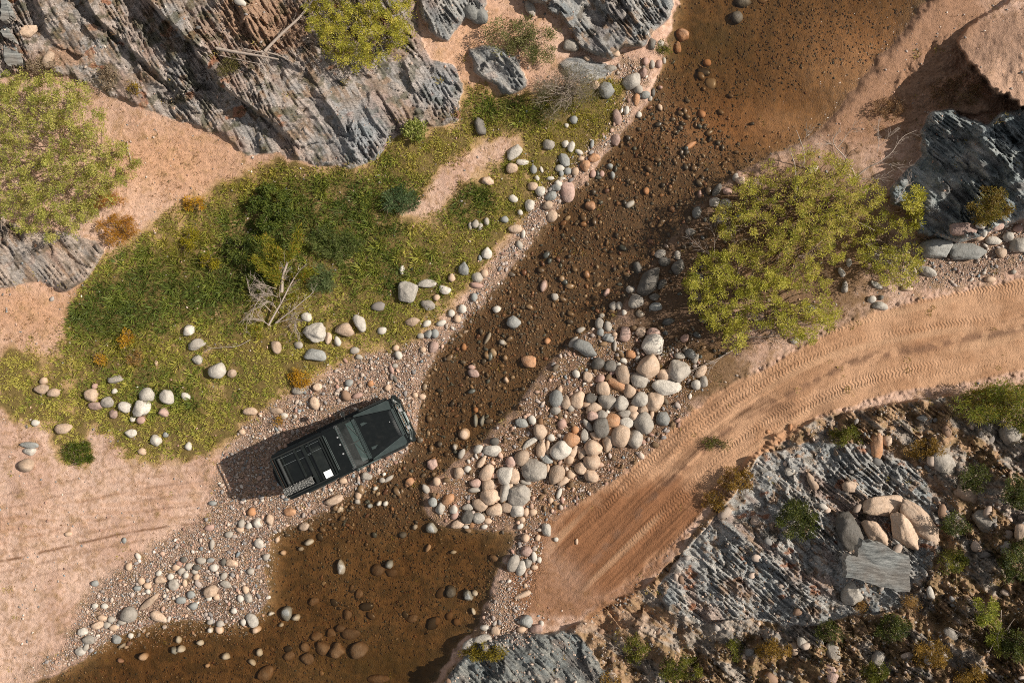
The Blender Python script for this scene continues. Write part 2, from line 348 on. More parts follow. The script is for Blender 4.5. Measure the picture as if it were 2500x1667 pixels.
# picture coordinate -> height lookup (fine core grid)
_iu0 = int(np.searchsorted(AU, -50)); _iv0 = int(np.searchsorted(AV, -50))
def hgt(px, py):
    px = np.asarray(px, dtype=float); py = np.asarray(py, dtype=float)
    fx = np.interp(px, AU, np.arange(NU)); fy = np.interp(py, AV, np.arange(NV))
    fx = np.clip(fx, 0, NU-1.001); fy = np.clip(fy, 0, NV-1.001)
    xi = fx.astype(int); yi = fy.astype(int); fx -= xi; fy -= yi
    return (H[yi, xi]*(1-fx)+H[yi, xi+1]*fx)*(1-fy)+(H[yi+1, xi]*(1-fx)+H[yi+1, xi+1]*fx)*fy
def ground(px, py, dz=0.0):
    z = float(hgt(px, py))+dz; return W(px, py, z)

# ------------------------------------------------------------------ base colours of the land
def mixc(c, col, m): return c+(np.asarray(col)-c)*m[..., None]
n1, n2, n3 = L["n1"], L["n2"], L["n3"]
A = albedo
SAND, SAND2, SANDR = A(218,183,162), A(205,168,147), A(205,156,116)
C = np.zeros(U.shape+(3,), dtype=np.float32)+SAND
C = mixc(C, SAND2, sstep(-.3, .5, n1)); C = mixc(C, A(176,136,112), sstep(.1, 1.0, n2)*.5); C = mixc(C, A(168,130,100), sstep(.1, .6, fbm(U/12, V/12, 3, 77)+.5*fbm(U/80, V/80, 3, 78))*.55)
pinkgrey = sstep(.15, .8, samp(M_GRAV, U, V)+.3*n2)
C = mixc(C, A(166,138,118), pinkgrey*.85); C = mixc(C, A(134,104,80), np.clip(samp(M_ISL, U, V)*1.3, 0, 1)*.8)
# warm soil in the upper left, straw-coloured ground about the grass
warm = np.clip(blot(U, V, 400, 370, 200, 110)+blot(U, V, 80, 720, 170, 90)+blot(U, V, 640, 60, 120, 90)+blot(U, V, 1100, 120, 120, 140), 0, 1)
C = mixc(C, A(208,160,124), warm*.8)
gr = samp(M_GRASS, U+L["wob"]*2, V-L["wob"]*2)
C = mixc(C, A(176,144,92), np.clip(gr*2+.4*n2, 0, 1)*.8)
C = mixc(C, A(112,96,52), sstep(.45, .9, gr+.45*n2+.3*n1)*.9)
scn = L["sc"]
hillm = sstep(.3, .7, L["hill"])
C = mixc(C, A(172,140,108), hillm*.9)
C = mixc(C, A(140,116,84), hillm*sstep(-.2, .4, fbm(U/26, V/26, 4, 88)+.3*scn)*.85)
_a = R(36); _s = (U*math.cos(_a)+V*math.sin(_a))/PXM; _t = (-U*math.sin(_a)+V*math.cos(_a))/PXM
hr = fbm(_s*.45, _t*1.1, 4, 89)+.45*blot(U, V, 2250, 1080, 120, 90)+.3*blot(U, V, 1650, 1470, 160, 60)-.1*scn
C = mixc(C, A(176,164,152), hillm*sstep(.0, .3, hr)*.9); C = mixc(C, A(120,116,112), hillm*sstep(.0, .3, hr)*sstep(-.1, .4, fbm(_s*.8, _t*5, 3, 92))*.8)
C = mixc(C, A(188,150,118), hillm*blot(U, V, 1400, 1420, 110, 40)*.8)
# the shore and the bank
C = mixc(C, A(198,160,134), L["bank"]*.8)
shore = blot(U, V, 1960, 270, 130, 60)+blot(U, V, 2060, 130, 130, 110)+blot(U, V, 2180, 30, 90, 50)
C = mixc(C, A(164,124,96), np.clip(shore*1.6, 0, 1)*.9)
C = mixc(C, A(96,74,54), np.clip(samp(M_COB2, U, V)*1.3, 0, 1)*.9)
low = L["bank"]*(1-L["up"])*sstep(220, 60, np.hypot(U-2230*DS, V-220*DS))
C = mixc(C, A(150,120,100), low*.8*sstep(-.5, .3, n2))
# right bank under the large bush: leaf litter
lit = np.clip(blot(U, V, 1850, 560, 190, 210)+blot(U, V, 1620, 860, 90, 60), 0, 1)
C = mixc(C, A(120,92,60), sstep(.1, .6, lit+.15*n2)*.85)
LT = smooth_line([(-300,1340),(0,1289),(150,1255),(300,1222),(420,1205),(560,1190),(700,1180)])*DS
for off, k in ((0, .75), (-18, .25), (-42, .42), (-68, .28), (-95, .40), (-150, .30), (24, .3), (-120, .3), (52, .22)):
    yl = np.interp(U, LT[:, 0], LT[:, 1])+off*DS; d = np.abs(V-yl+2.5*pnoise(U/30, V*0, int(400+off)))
    C = mixc(C, A(128,92,68), np.exp(-(d/3.2)**2)*k*1.3*sstep(-.45, .1, pnoise(U/50, V*0, int(500+off)))*sstep(520*DS, 380*DS, U))
yl = np.interp(U, LT[:, 0], LT[:, 1]); C = mixc(C, A(196,152,122), np.exp(-((V-yl+70)/70)**2)*.45*sstep(-.2, .5, fbm(U/90, V/12, 3, 520)))
# the track
_e = np.clip(1.6*blot(U, V, 1240, 1370, 130, 120), 0, 1)
tr = sstep(.3, .6, L["tr"])*(1-_e)+L["tr"]*_e
mud = samp(M_MUD, U, V)*1.0
tcol = mixc(np.zeros_like(C)+A(204,160,126), A(188,144,110), sstep(-.4, .5, n1+.4*n2))
tcol = mixc(tcol, A(144,98,66), sstep(.0, .6, mud+.15*n1+.12*n2+.1*pnoise(L["T"]*3, L["S"]*.4, 41))*.95)
tcol = mixc(tcol, A(204,164,130), sstep(.25, .6, pnoise(L["T"]*2.0, L["S"]*.15, 52))*.5)
tcol = mixc(tcol, A(134,100,78), np.exp(-((L["T"]-.05-.12*n1)/.16)**2)*.8*sstep(-.3, .2, n2)); tcol = mixc(tcol, A(140,104,78), np.clip(blot(U, V, 1780, 930, 170, 40)+blot(U, V, 1560, 1040, 80, 60), 0, 1)*sstep(-.35, .35, fbm(L["S"]*.5, L["T"]*2.5, 3, 531))*.8)
C = C*(1-tr[..., None])+tcol*tr[..., None]
mudn = sstep(.15, .55, samp(M_MUDEND, U, V)+.2*n2)
C = mixc(C, A(148,104,72), mudn*(1-tr)*.85)
# river bed
rv = sstep(WATER_Z+.01, WATER_Z-.03, H)*(1-L["rtot"])
bed = np.zeros_like(C)+A(146,116,80); bed = mixc(bed, A(116,94,62), sstep(-.3, .4, n2)); bed = mixc(bed, A(96,72,50), L["riff"]*.8)
bed = mixc(bed, A(176,128,86), np.clip(blot(U, V, 1700, 290, 200, 70)+blot(U, V, 2000, 130, 200, 110), 0, 1)*.8)
bed = mixc(bed, A(96,84,44), np.clip(blot(U, V, 880, 1530, 160, 60)+blot(U, V, 1650, 100, 90, 50), 0, 1)*.6)
C = C*(1-rv[..., None])+bed*rv[..., None]
wetline = sstep(WATER_Z+.05+.07*np.clip(blot(U, V, 1980, 170, 190, 190), 0, 1), WATER_Z+.0, H)*(H > WATER_Z)*(1-L["rtot"])
C = C*(1-.45*wetline[..., None])
# rocks
TONES = [((206,192,182), (234,216,204), (164,156,150)), ((216,194,178), (238,216,198), (172,158,146)),
         ((178,178,176), (214,208,200), (138,140,142)), ((168,176,176), (216,218,214), (110,120,122)),
         ((206,204,200), (234,226,216), (160,158,154)), ((150,152,148), (184,182,174), (108,112,112))]
for i, o in enumerate(OUTCROPS):
    m = L["rk"][i]; t3 = TONES[o[5]]; a = R(o[3]*-1); ca, sa = math.cos(a), math.sin(a)
    sel = m > .001; us, vs = U[sel], V[sel]
    s = (us*ca+vs*sa)/PXM; t = (-us*sa+vs*ca)/PXM
    st_ = fbm(s*.8, t*5, 4, 200+i); q = fbm(s*.35, t*.8, 4, 220+i)
    c = np.zeros((len(us), 3))+A(*t3[0])
    RK_ = 1.12
    def mx(c, col, k): return c+(np.asarray(col)-c)*k[:, None]
    c = mx(c, A(*t3[1]), sstep(-.1, .5, st_)*.8); c = mx(c, A(*t3[2]), sstep(.05, .6, -st_+.3*q)*.7)
    c = mx(c, A(196,158,138), sstep(.1, .6, q)*(.6 if o[5] in (0, 1, 4) else .2))
    c = mx(c, A(140,156,164), sstep(.15, .6, -q)*.35)
    c = mx(c, A(192,120,74), sstep(.55, .75, fbm(us/60, vs/40, 3, 240+i))*(.8 if o[5] in (0, 4) else .15))
    if i in (0, 7, 1, 4):
        pk = fbm(us/48+s*.2, vs/48, 4, 262+i); c = mx(c, A(190,158,130), sstep(.18, .42, pk)*sstep(.25, -.15, st_)*.85)
        c = mx(c, A(118,104,84), sstep(.3, .55, fbm(us/30, vs/30, 4, 275+i))*.6)
    if i == 0:
        bl = np.clip(blot(us, vs, 630, 60, 90, 60)+.8*blot(us, vs, 560, 20, 60, 50)+.8*blot(us, vs, 150, 130, 60, 30), 0, 1)
        c = mx(c, A(206,168,140), sstep(.2, .6, bl+.2*fbm(us/14, vs/14, 3, 251)))
        c = mx(c, A(186,158,134), sstep(.3, .6, fbm(us/70, vs/50, 4, 252)+.4*blot(us, vs, 300, 60, 160, 60))*.55)
        c = mx(c, A(92,92,56), sstep(.3, .5, fbm(us/36, vs/36, 4, 253)+.3*blot(us, vs, 380, 90, 90, 120))*.6)
        gr_ = np.clip(blot(us, vs, 830, 310, 70, 80)+blot(us, vs, 1010, 190, 50, 60), 0, 1)
        c = mx(c, A(176,186,194), gr_*.7)
    C[sel] = C[sel]*(1-m[sel][:, None])+c*RK_*m[sel][:, None]
C = np.clip(C, .012, .8)
grav_attr = np.clip(samp(M_GRAV, U, V)+.25*n2+.25*hillm, 0, 1)*(1-L["rtot"])*(1-tr)
# ------------------------------------------------------------------ materials
class NT:
    def __init__(s, name):
        s.m = bpy.data.materials.new(name); s.m.use_nodes = True; s.t = s.m.node_tree; s.t.nodes.clear()
        s.out = s.n("ShaderNodeOutputMaterial"); s.b = s.n("ShaderNodeBsdfPrincipled"); s.l(s.b.outputs[0], s.out.inputs[0])
    def n(s, ty, **k):
        x = s.t.nodes.new(ty)
        for a, v in k.items(): setattr(x, a, v)
        return x
    def l(s, a, b): s.t.links.new(a, b)
    def val(s, inp, v):
        if hasattr(v, "is_linked") or isinstance(v, bpy.types.NodeSocket): s.l(v, inp)
        else: inp.default_value = v
    def math(s, op, a, b=0.0, c=None, clamp=False):
        x = s.n("ShaderNodeMath", operation=op, use_clamp=clamp); s.val(x.inputs[0], a); s.val(x.inputs[1], b)
        if c is not None: s.val(x.inputs[2], c)
        return x.outputs[0]
    def noise(s, scale, detail=3, vec=None, rough=.55):
        x = s.n("ShaderNodeTexNoise"); x.inputs["Scale"].default_value = scale; x.inputs["Detail"].default_value = detail
        x.inputs["Roughness"].default_value = rough
        if vec is not None: s.l(vec, x.inputs["Vector"])
        return x.outputs["Fac"]
    def voro(s, scale, vec=None, feature='F1', out="Distance"):
        x = s.n("ShaderNodeTexVoronoi", feature=feature); x.inputs["Scale"].default_value = scale
        if vec is not None: s.l(vec, x.inputs["Vector"])
        return x.outputs[out]
    def attr(s, name, out="Fac"): return s.n("ShaderNodeAttribute", attribute_name=name).outputs[out]
    def maprange(s, v, a, b, c, d):
        x = s.n("ShaderNodeMapRange"); s.val(x.inputs[0], v)
        for i, q in enumerate((a, b, c, d)): x.inputs[i+1].default_value = q
        return x.outputs[0]
    def mulcol(s, col, fac):
        x = s.n("ShaderNodeVectorMath", operation='SCALE'); s.l(col, x.inputs[0]); s.val(x.inputs["Scale"], fac); return x.outputs[0]
    def mix(s, fac, a, b):
        x = s.n("ShaderNodeMix", data_type='RGBA'); s.val(x.inputs[0], fac); s.val(x.inputs[6], a); s.val(x.inputs[7], b); return x.outputs[2]
    def bump(s, height, dist, strength=1.0, normal=None):
        x = s.n("ShaderNodeBump"); x.inputs["Distance"].default_value = dist; x.inputs["Strength"].default_value = strength
        s.l(height, x.inputs["Height"])
        if normal is not None: s.l(normal, x.inputs["Normal"])
        return x.outputs[0]
def setp(b, **k):
    for a, v in k.items():
        a = a.replace("_", " ")
        if a in b.inputs: b.inputs[a].default_value = v
def pos(t): return t.n("ShaderNodeNewGeometry").outputs["Position"]

def mat_soil():
    t = NT("soil"); p = pos(t); c = t.attr("Col", "Color"); g = t.attr("gravel")
    cell = t.voro(22, p); cell2 = t.voro(22, p, out="Color"); sep = t.n("ShaderNodeSeparateColor"); t.l(cell2, sep.inputs[0])
    peb = t.math('MULTIPLY', t.maprange(sep.outputs[0], 0, 1, -.35, .55), g)
    nz = t.maprange(t.noise(9, 5, p), .3, .7, .82, 1.16)
    nf = t.maprange(t.noise(55, 3, p), .25, .75, .8, 1.2)
    f = t.math('MULTIPLY', nz, nf); f = t.math('ADD', f, peb)
    dark = t.math('MULTIPLY', t.maprange(cell, .35, .6, 0, .4), g); f = t.math('SUBTRACT', f, dark)
    t.l(t.mulcol(c, f), t.b.inputs["Base Color"]); setp(t.b, Roughness=.92, Specular_IOR_Level=.25)
    hgt_ = t.math('ADD', t.math('MULTIPLY', t.math('SUBTRACT', .5, cell), t.math('MULTIPLY', g, 1.2)), t.math('MULTIPLY', t.noise(30, 5, p), .9))
    t.l(t.bump(hgt_, .035), t.b.inputs["Normal"]); return t.m
def mat_track():
    t = NT("track_dirt"); p = pos(t); c = t.attr("Col", "Color"); s = t.attr("along"); x = t.attr("across"); band = t.attr("tread")
    # lugs of the tyres: herring-bone ridges pressed into the dirt in lanes
    lane = t.math('PINGPONG', t.math('ADD', x, 10.0), .13)
    nw = t.noise(1.2, 2, p)
    ph = t.math('ADD', t.math('MULTIPLY', s, 2*math.pi/.125), t.math('MULTIPLY', lane, 26.0))
    ph = t.math('ADD', ph, t.math('MULTIPLY', nw, 14.0))
    lug = t.math('SINE', ph); lug = t.math('MULTIPLY', lug, band)
    nz = t.maprange(t.noise(7, 5, p), .3, .7, .86, 1.14); nf = t.maprange(t.noise(60, 3, p), .25, .75, .86, 1.14)
    t.l(t.mulcol(c, t.math('MULTIPLY', nz, nf)), t.b.inputs["Base Color"]); setp(t.b, Roughness=.9, Specular_IOR_Level=.25)
    hh = t.math('ADD', t.math('MULTIPLY', lug, .0085), t.math('MULTIPLY', t.noise(24, 6, p, .62), .040))
    t.l(t.bump(hh, 1.0), t.b.inputs["Normal"]); return t.m
def mat_rock():
    t = NT("layered_rock"); p = pos(t); c = t.attr("Col", "Color")
    mp = t.n("ShaderNodeMapping"); mp.inputs["Rotation"].default_value = (0, 0, R(56)); mp.inputs["Scale"].default_value = (1.2, 7.0, 3.0); t.l(p, mp.inputs[0])
    a = t.noise(2.4, 7, mp.outputs[0], .68); b = t.noise(8, 5, mp.outputs[0], .6)
    f = t.math('MULTIPLY', t.maprange(a, .3, .7, .8, 1.3), t.maprange(b, .3, .7, .85, 1.2))
    f = t.math('MULTIPLY', f, t.maprange(t.noise(34, 3, p), .3, .7, .86, 1.14))
    t.l(t.mulcol(c, f), t.b.inputs["Base Color"]); setp(t.b, Roughness=.72, Specular_IOR_Level=.4)
    cr = t.math('ADD', t.math('MULTIPLY', a, 1.6), t.math('ADD', t.math('MULTIPLY', b, .8), t.math('MULTIPLY', t.noise(20, 4, mp.outputs[0], .6), .5)))
    t.l(t.bump(cr, .12), t.b.inputs["Normal"]); return t.m
def mat_bed():
    t = NT("river_bed"); p = pos(t); c = t.attr("Col", "Color")
    nz = t.maprange(t.noise(6, 5, p), .3, .7, .75, 1.25); nf = t.maprange(t.noise(40, 3, p), .25, .75, .75, 1.25)
    t.l(t.mulcol(c, t.math('MULTIPLY', nz, nf)), t.b.inputs["Base Color"]); setp(t.b, Roughness=.7)
    t.l(t.bump(t.noise(22, 5, p), .04), t.b.inputs["Normal"]); return t.m
M_SOIL, M_TRK, M_ROCKM, M_BEDM = mat_soil(), mat_track(), mat_rock(), mat_bed()

# ------------------------------------------------------------------ split the land into its objects
band = np.zeros_like(H)
for c0, w0 in ((-1.35, .18), (-.95, .2), (-.55, .16), (.45, .17), (.85, .22), (1.3, .2), (-1.75, .14), (1.7, .15)):
    sh = .22*pnoise(L["S"]*.12, L["S"]*0, int(90+c0*7))
    band = np.maximum(band, np.exp(-((L["T"]-c0-sh)/w0)**4)*(.0+1.15*sstep(-.2, .45, pnoise(L["S"]*.16, L["T"]*.7, int(60+c0*5)))))
band = band*sstep(150, 420, np.hypot(U-1215*DS, V-1400*DS)+60*n1)
cls = np.zeros((NV-1, NU-1), dtype=np.int8)
def cen(a): return .25*(a[:-1, :-1]+a[1:, :-1]+a[:-1, 1:]+a[1:, 1:])
c_tr, c_rv = cen(L["tr"]), cen(L["river"])
cls[cen(L["hill"]) > .5] = 1
cls[c_tr > .42] = 2
cls[(cen(H) < WATER_Z-.005) & (samp(M_RIVERW, .5*(U[:-1,:-1]+U[1:,1:]), .5*(V[:-1,:-1]+V[1:,1:])) > .03)] = 3
for i in range(len(OUTCROPS)): cls[cen(L["rk"][i]) > .5] = 10+i
PT = np.stack([GXW, GYW, H], -1).reshape(-1, 3); CF = C.reshape(-1, 3)
idx = np.arange(NU*NV).reshape(NV, NU)
QA = np.stack([idx[1:, :-1], idx[1:, 1:], idx[:-1, 1:], idx[:-1, :-1]], -1)
def land_piece(name, code, mat, attrs):
    q = QA[cls == code]
    if not len(q): return None
    used, inv = np.unique(q, return_inverse=True)
    return np_mesh(name, PT[used], inv.reshape(-1, 4), mat, None, CF[used], True, {k: a.ravel()[used] for k, a in attrs.items()})
ga = {"gravel": grav_attr}
tag(land_piece("ground", 0, M_SOIL, ga), kind="structure")
tag(land_piece("hillside", 1, M_SOIL, ga), kind="structure")
tag(land_piece("dirt_track", 2, M_TRK, {"along": L["S"], "across": L["T"], "tread": band}), kind="structure")
tag(land_piece("river_bed", 3, M_BEDM, ga), kind="structure")
for i, o in enumerate(OUTCROPS):
    ob = land_piece(o[0], 10+i, M_ROCKM, ga)
    if ob: tag(ob, o[6], o[7], "layered rock outcrops around the creek")

# ------------------------------------------------------------------ the creek's water: one shallow body with a clear surface and brown-tinted depth
def water():
    t = NT("creek_water"); t.t.nodes.remove(t.b)
    p = pos(t)
    tr_ = t.n("ShaderNodeBsdfTransparent"); tr_.inputs[0].default_value = (.93, .90, .85, 1)
    gl = t.n("ShaderNodeBsdfGlossy"); gl.inputs["Roughness"].default_value = .14
    hh = t.math('ADD', t.math('MULTIPLY', t.noise(3.2, 3, p), .6), t.math('MULTIPLY', t.noise(14, 3, p), .14))
    nb = t.bump(hh, .07); t.l(nb, gl.inputs["Normal"])
    geo = t.n("ShaderNodeNewGeometry"); dt = t.n("ShaderNodeVectorMath", operation='DOT_PRODUCT'); t.l(geo.outputs["Incoming"], dt.inputs[0]); t.l(nb, dt.inputs[1])
    fr = t.math('POWER', t.math('SUBTRACT', 1.0, t.math('ABSOLUTE', dt.outputs["Value"]), clamp=True), 5.0)
    fr = t.math('MULTIPLY_ADD', fr, .96, .025)
    mx = t.n("ShaderNodeMixShader"); t.l(fr, mx.inputs[0]); t.l(tr_.outputs[0], mx.inputs[1]); t.l(gl.outputs[0], mx.inputs[2])
    t.l(mx.outputs[0], t.out.inputs[0])
    va = t.n("ShaderNodeVolumeAbsorption"); va.inputs[0].default_value = (.50, .34, .08, 1); va.inputs[1].default_value = 2.2
    t.l(va.outputs[0], t.out.inputs["Volume"])
    bm = bmesh.new(); x, y = 60.0, 45.0
    v = [bm.verts.new(q) for q in ((-x,-y,WATER_Z),(x,-y,WATER_Z),(x,y,WATER_Z),(-x,y,WATER_Z),(-x,-y,-3),(x,-y,-3),(x,y,-3),(-x,y,-3))]
    for f in ((0,1,2,3),(7,6,5,4),(0,4,5,1),(1,5,6,2),(2,6,7,3),(3,7,4,0)): bm.faces.new([v[i] for i in f])
    me = bpy.data.meshes.new("creek_water"); bm.to_mesh(me); bm.free()
    tag(link_mesh("creek_water", me, t.m), kind="structure")
water()
# ------------------------------------------------------------------ stones
def ico(sub):
    bm = bmesh.new(); bmesh.ops.create_icosphere(bm, subdivisions=sub, radius=1.0)
    v = np.array([q.co[:] for q in bm.verts]); f = np.array([[w.index for w in q.verts] for q in bm.faces]); bm.free(); return v, f
ICO = {1: ico(1), 2: ico(2), 3: ico(3), 4: ico(4)}
def stone_shape(v, rng, angular=False):
    v = v.copy(); n = v/np.linalg.norm(v, axis=1)[:, None]
    r = np.ones(len(v))
    for k in range(5):
        d = rng.normal(size=3)*rng.uniform(.8, 2.4); r += .075*np.sin(n@d+rng.uniform(0, 6.28))
    cuts = rng.integers(14, 20) if angular else rng.integers(4, 9)
    for k in range(cuts):
        d = rng.normal(size=3); d /= np.linalg.norm(d)
        lim = rng.uniform(.62, .86) if angular else rng.uniform(.62, .93)
        c = n@d; m = c*r > lim; r = np.where(m, lim/np.maximum(c, .05)*(.9 if angular else .75)+r*(.1 if angular else .25), r)
    if angular:
        ax = rng.normal(size=3); ax /= np.linalg.norm(ax); ax[2] *= .4
        q = n@ax*rng.uniform(3.5, 5.5)+.5*np.sin(n@(rng.normal(size=3)*2)); fq = q-np.floor(q); r += .05*(fq-.5)
        for k in range(3):
            d = rng.normal(size=3)*rng.uniform(5, 12); r += .016*np.sin(n@d+rng.uniform(0, 6.28))
    p = n*r[:, None]; ext = .5*(p.max(0)-p.min(0)); return (p-(p.max(0)+p.min(0))*.5)/ext
TONE = {'w': (204,195,183), 'g': (172,162,150), 'b': (152,152,148), 't': (204,174,148), 'r': (184,150,136), 'o': (190,138,98), 'k': (104,98,90)}
TNAME = {'w': 'whitish', 'g': 'grey', 'b': 'bluish grey', 't': 'tan', 'r': 'reddish', 'o': 'orange', 'k': 'dark grey'}
def stone_mat(key):
    t = NT("stone_"+TNAME[key].replace(" ", "_")); c = TONE[key]
    tc = t.n("ShaderNodeTexCoord").outputs["Object"]; oi = t.n("ShaderNodeObjectInfo")
    off = t.n("ShaderNodeVectorMath", operation='ADD'); t.l(tc, off.inputs[0])
    sc = t.n("ShaderNodeVectorMath", operation='SCALE'); t.l(oi.outputs["Location"], sc.inputs[0]); sc.inputs["Scale"].default_value = 3.1
    t.l(sc.outputs[0], off.inputs[1]); p = off.outputs[0]
    rnd = oi.outputs["Random"]
    base = A(*c); alt = A(*(min(255, int(q*.72+60)) for q in (c[0]*.95, c[1]*.93, c[2]*.9)))
    a = t.noise(3.5, 5, p, .65); bnd = t.n("ShaderNodeTexWave"); bnd.inputs["Scale"].default_value = 2.2; bnd.inputs["Distortion"].default_value = 9; bnd.inputs["Detail"].default_value = 3; t.l(p, bnd.inputs[0])
    col = t.mix(t.maprange(a, .35, .65, 0, .8), tuple(base)+(1,), tuple(alt)+(1,))
    dk = A(*(int(q*.62) for q in c))
    col = t.mix(t.maprange(bnd.outputs["Fac"], .93, 1.0, 0, .12), col, tuple(dk)+(1,))
    col = t.mix(t.maprange(t.noise(30, 2, p), .56, .7, 0, .35), col, tuple(A(120,100,84))+(1,))
    f = t.math('MULTIPLY', t.maprange(rnd, 0, 1, .72, 1.16), t.math('MULTIPLY', t.maprange(t.noise(60, 2, p), .3, .7, .86, 1.14), t.maprange(t.noise(9, 4, p, .7), .3, .7, .78, 1.2)))
    t.l(t.mulcol(col, f), t.b.inputs["Base Color"]); setp(t.b, Roughness=.68, Specular_IOR_Level=.35)
    t.l(t.bump(t.math('ADD', t.noise(16, 4, p), t.math('MULTIPLY', a, .8)), .02), t.b.inputs["Normal"]); return t.m
TONE['m'] = (122,92,62); TNAME['m'] = 'muddy brown'
SMAT = {k: stone_mat(k) for k in TONE}
def mat_pebbles(name, rough):
    t = NT(name); p = pos(t); c = t.attr("Col", "Color")
    f = t.maprange(t.noise(45, 3, p), .3, .7, .82, 1.18)
    t.l(t.mulcol(c, f), t.b.inputs["Base Color"]); setp(t.b, Roughness=rough, Specular_IOR_Level=.4); return t.m
M_PEB, M_WETP = mat_pebbles("pebbles_dry", .75), mat_pebbles("pebbles_wet", .38)

S5 = """1293 718 36 34 0 w|1345 812 62 34 20 gA|1350 918 36 30 0 w|1485 992 54 52 0 w|1587 1012 28 28 0 t|1068 940 12 18 0 t|790 1052 50 26 10 gA|297 1062 26 24 0 t|285 1118 48 32 0 tA|368 1143 38 28 0 t|622 1163 42 46 0 t|655 1235 50 26 0 r|740 1210 36 40 -40 gA|850 1243 44 36 0 w|968 1250 56 52 0 w|1000 1155 50 44 0 w|1145 1173 44 50 25 w|1268 1167 24 32 40 w|908 1323 20 18 0 w|968 1328 28 24 0 r|435 1388 54 34 -5 t|245 1350 24 22 0 w|200 1500 60 20 -4 b|202 1545 38 26 0 w|1068 1470 36 38 0 w|895 1422 38 28 0 w|1285 1508 22 28 0 w|1130 1430 18 18 0 b|1118 1278 30 30 0 r|775 1290 28 28 0 r|1712 1268 44 26 -5 t|1655 1412 22 20 0 t|970 1545 28 24 0 t|782 1132 22 18 0 w|650 1100 18 18 0 r"""
S9 = """178 100 48 42 0 t|850 612 14 20 0 b|1452 358 26 16 0 b|650 905 22 20 0 b|465 570 26 16 0 t|880 1118 52 50 0 g|1020 1035 82 22 40 tA|1085 1135 60 34 -30 tA|1440 962 48 38 30 tA|1238 1020 32 24 0 bA|1310 980 26 24 0 bA|1322 1062 28 26 0 b|1190 912 34 36 0 g|1100 878 34 26 0 t|1165 858 24 22 0 w|1460 800 28 24 0 w|1375 750 32 22 0 g|1585 765 36 24 0 t|1545 910 36 22 -20 g|1530 855 24 24 0 g|1565 572 26 22 0 g|1720 415 26 28 0 o|1760 492 32 28 0 t|1770 630 28 28 0 w|1712 823 24 20 0 g|1680 950 22 26 0 t|1697 1005 34 26 -40 g|1725 1155 32 50 30 w|1645 1010 20 26 0 w|880 790 20 24 0 t|965 890 22 26 0 t|1010 920 24 20 0 t|1205 795 26 24 0 t|1270 850 18 20 0 w|1265 905 16 26 0 t|1450 640 16 34 0 g|1430 525 34 22 0 r|668 1190 40 24 0 t|565 1235 32 26 0 w|605 1290 40 28 0 g|548 1368 34 24 0 w|795 1280 30 38 20 bA|835 1330 26 14 30 g|832 1172 28 18 0 g|730 1190 24 20 0 g|780 1205 32 18 0 t|1222 1290 18 26 0 w|1192 1362 26 22 -30 b|1240 1348 26 22 0 w|985 1403 26 24 0 t|1545 1400 28 22 0 w|1437 1222 20 18 0 w|1500 1222 28 26 0 t|1505 1180 24 22 0 g|1440 1165 20 18 0 g|895 1260 20 18 0 w|1725 1440 28 16 -30 w|1420 1465 14 12 0 t|825 1432 22 12 -20 r|1370 1308 26 18 0 w|1755 1220 30 24 0 t|1650 500 20 30 0 g|1700 510 24 22 0 w|1640 540 26 20 0 t|1345 860 20 22 0 t|1330 825 22 18 0 g|1240 820 24 22 0 g|1085 835 20 18 0 w|1290 790 20 26 -20 g|1345 800 26 20 0 k|1440 745 26 16 0 b|1255 745 20 20 0 k|1530 760 18 26 0 k|1430 1005 20 18 0 w|1480 1000 20 22 0 t|700 1140 30 20 0 t|650 1060 22 18 0 w|715 1060 24 18 0 w|760 1150 26 20 0 g|590 1340 18 30 -30 g|940 940 24 16 0 b|1010 960 18 18 0 w|1600 1090 20 18 0 w|1665 1170 20 22 0 w"""
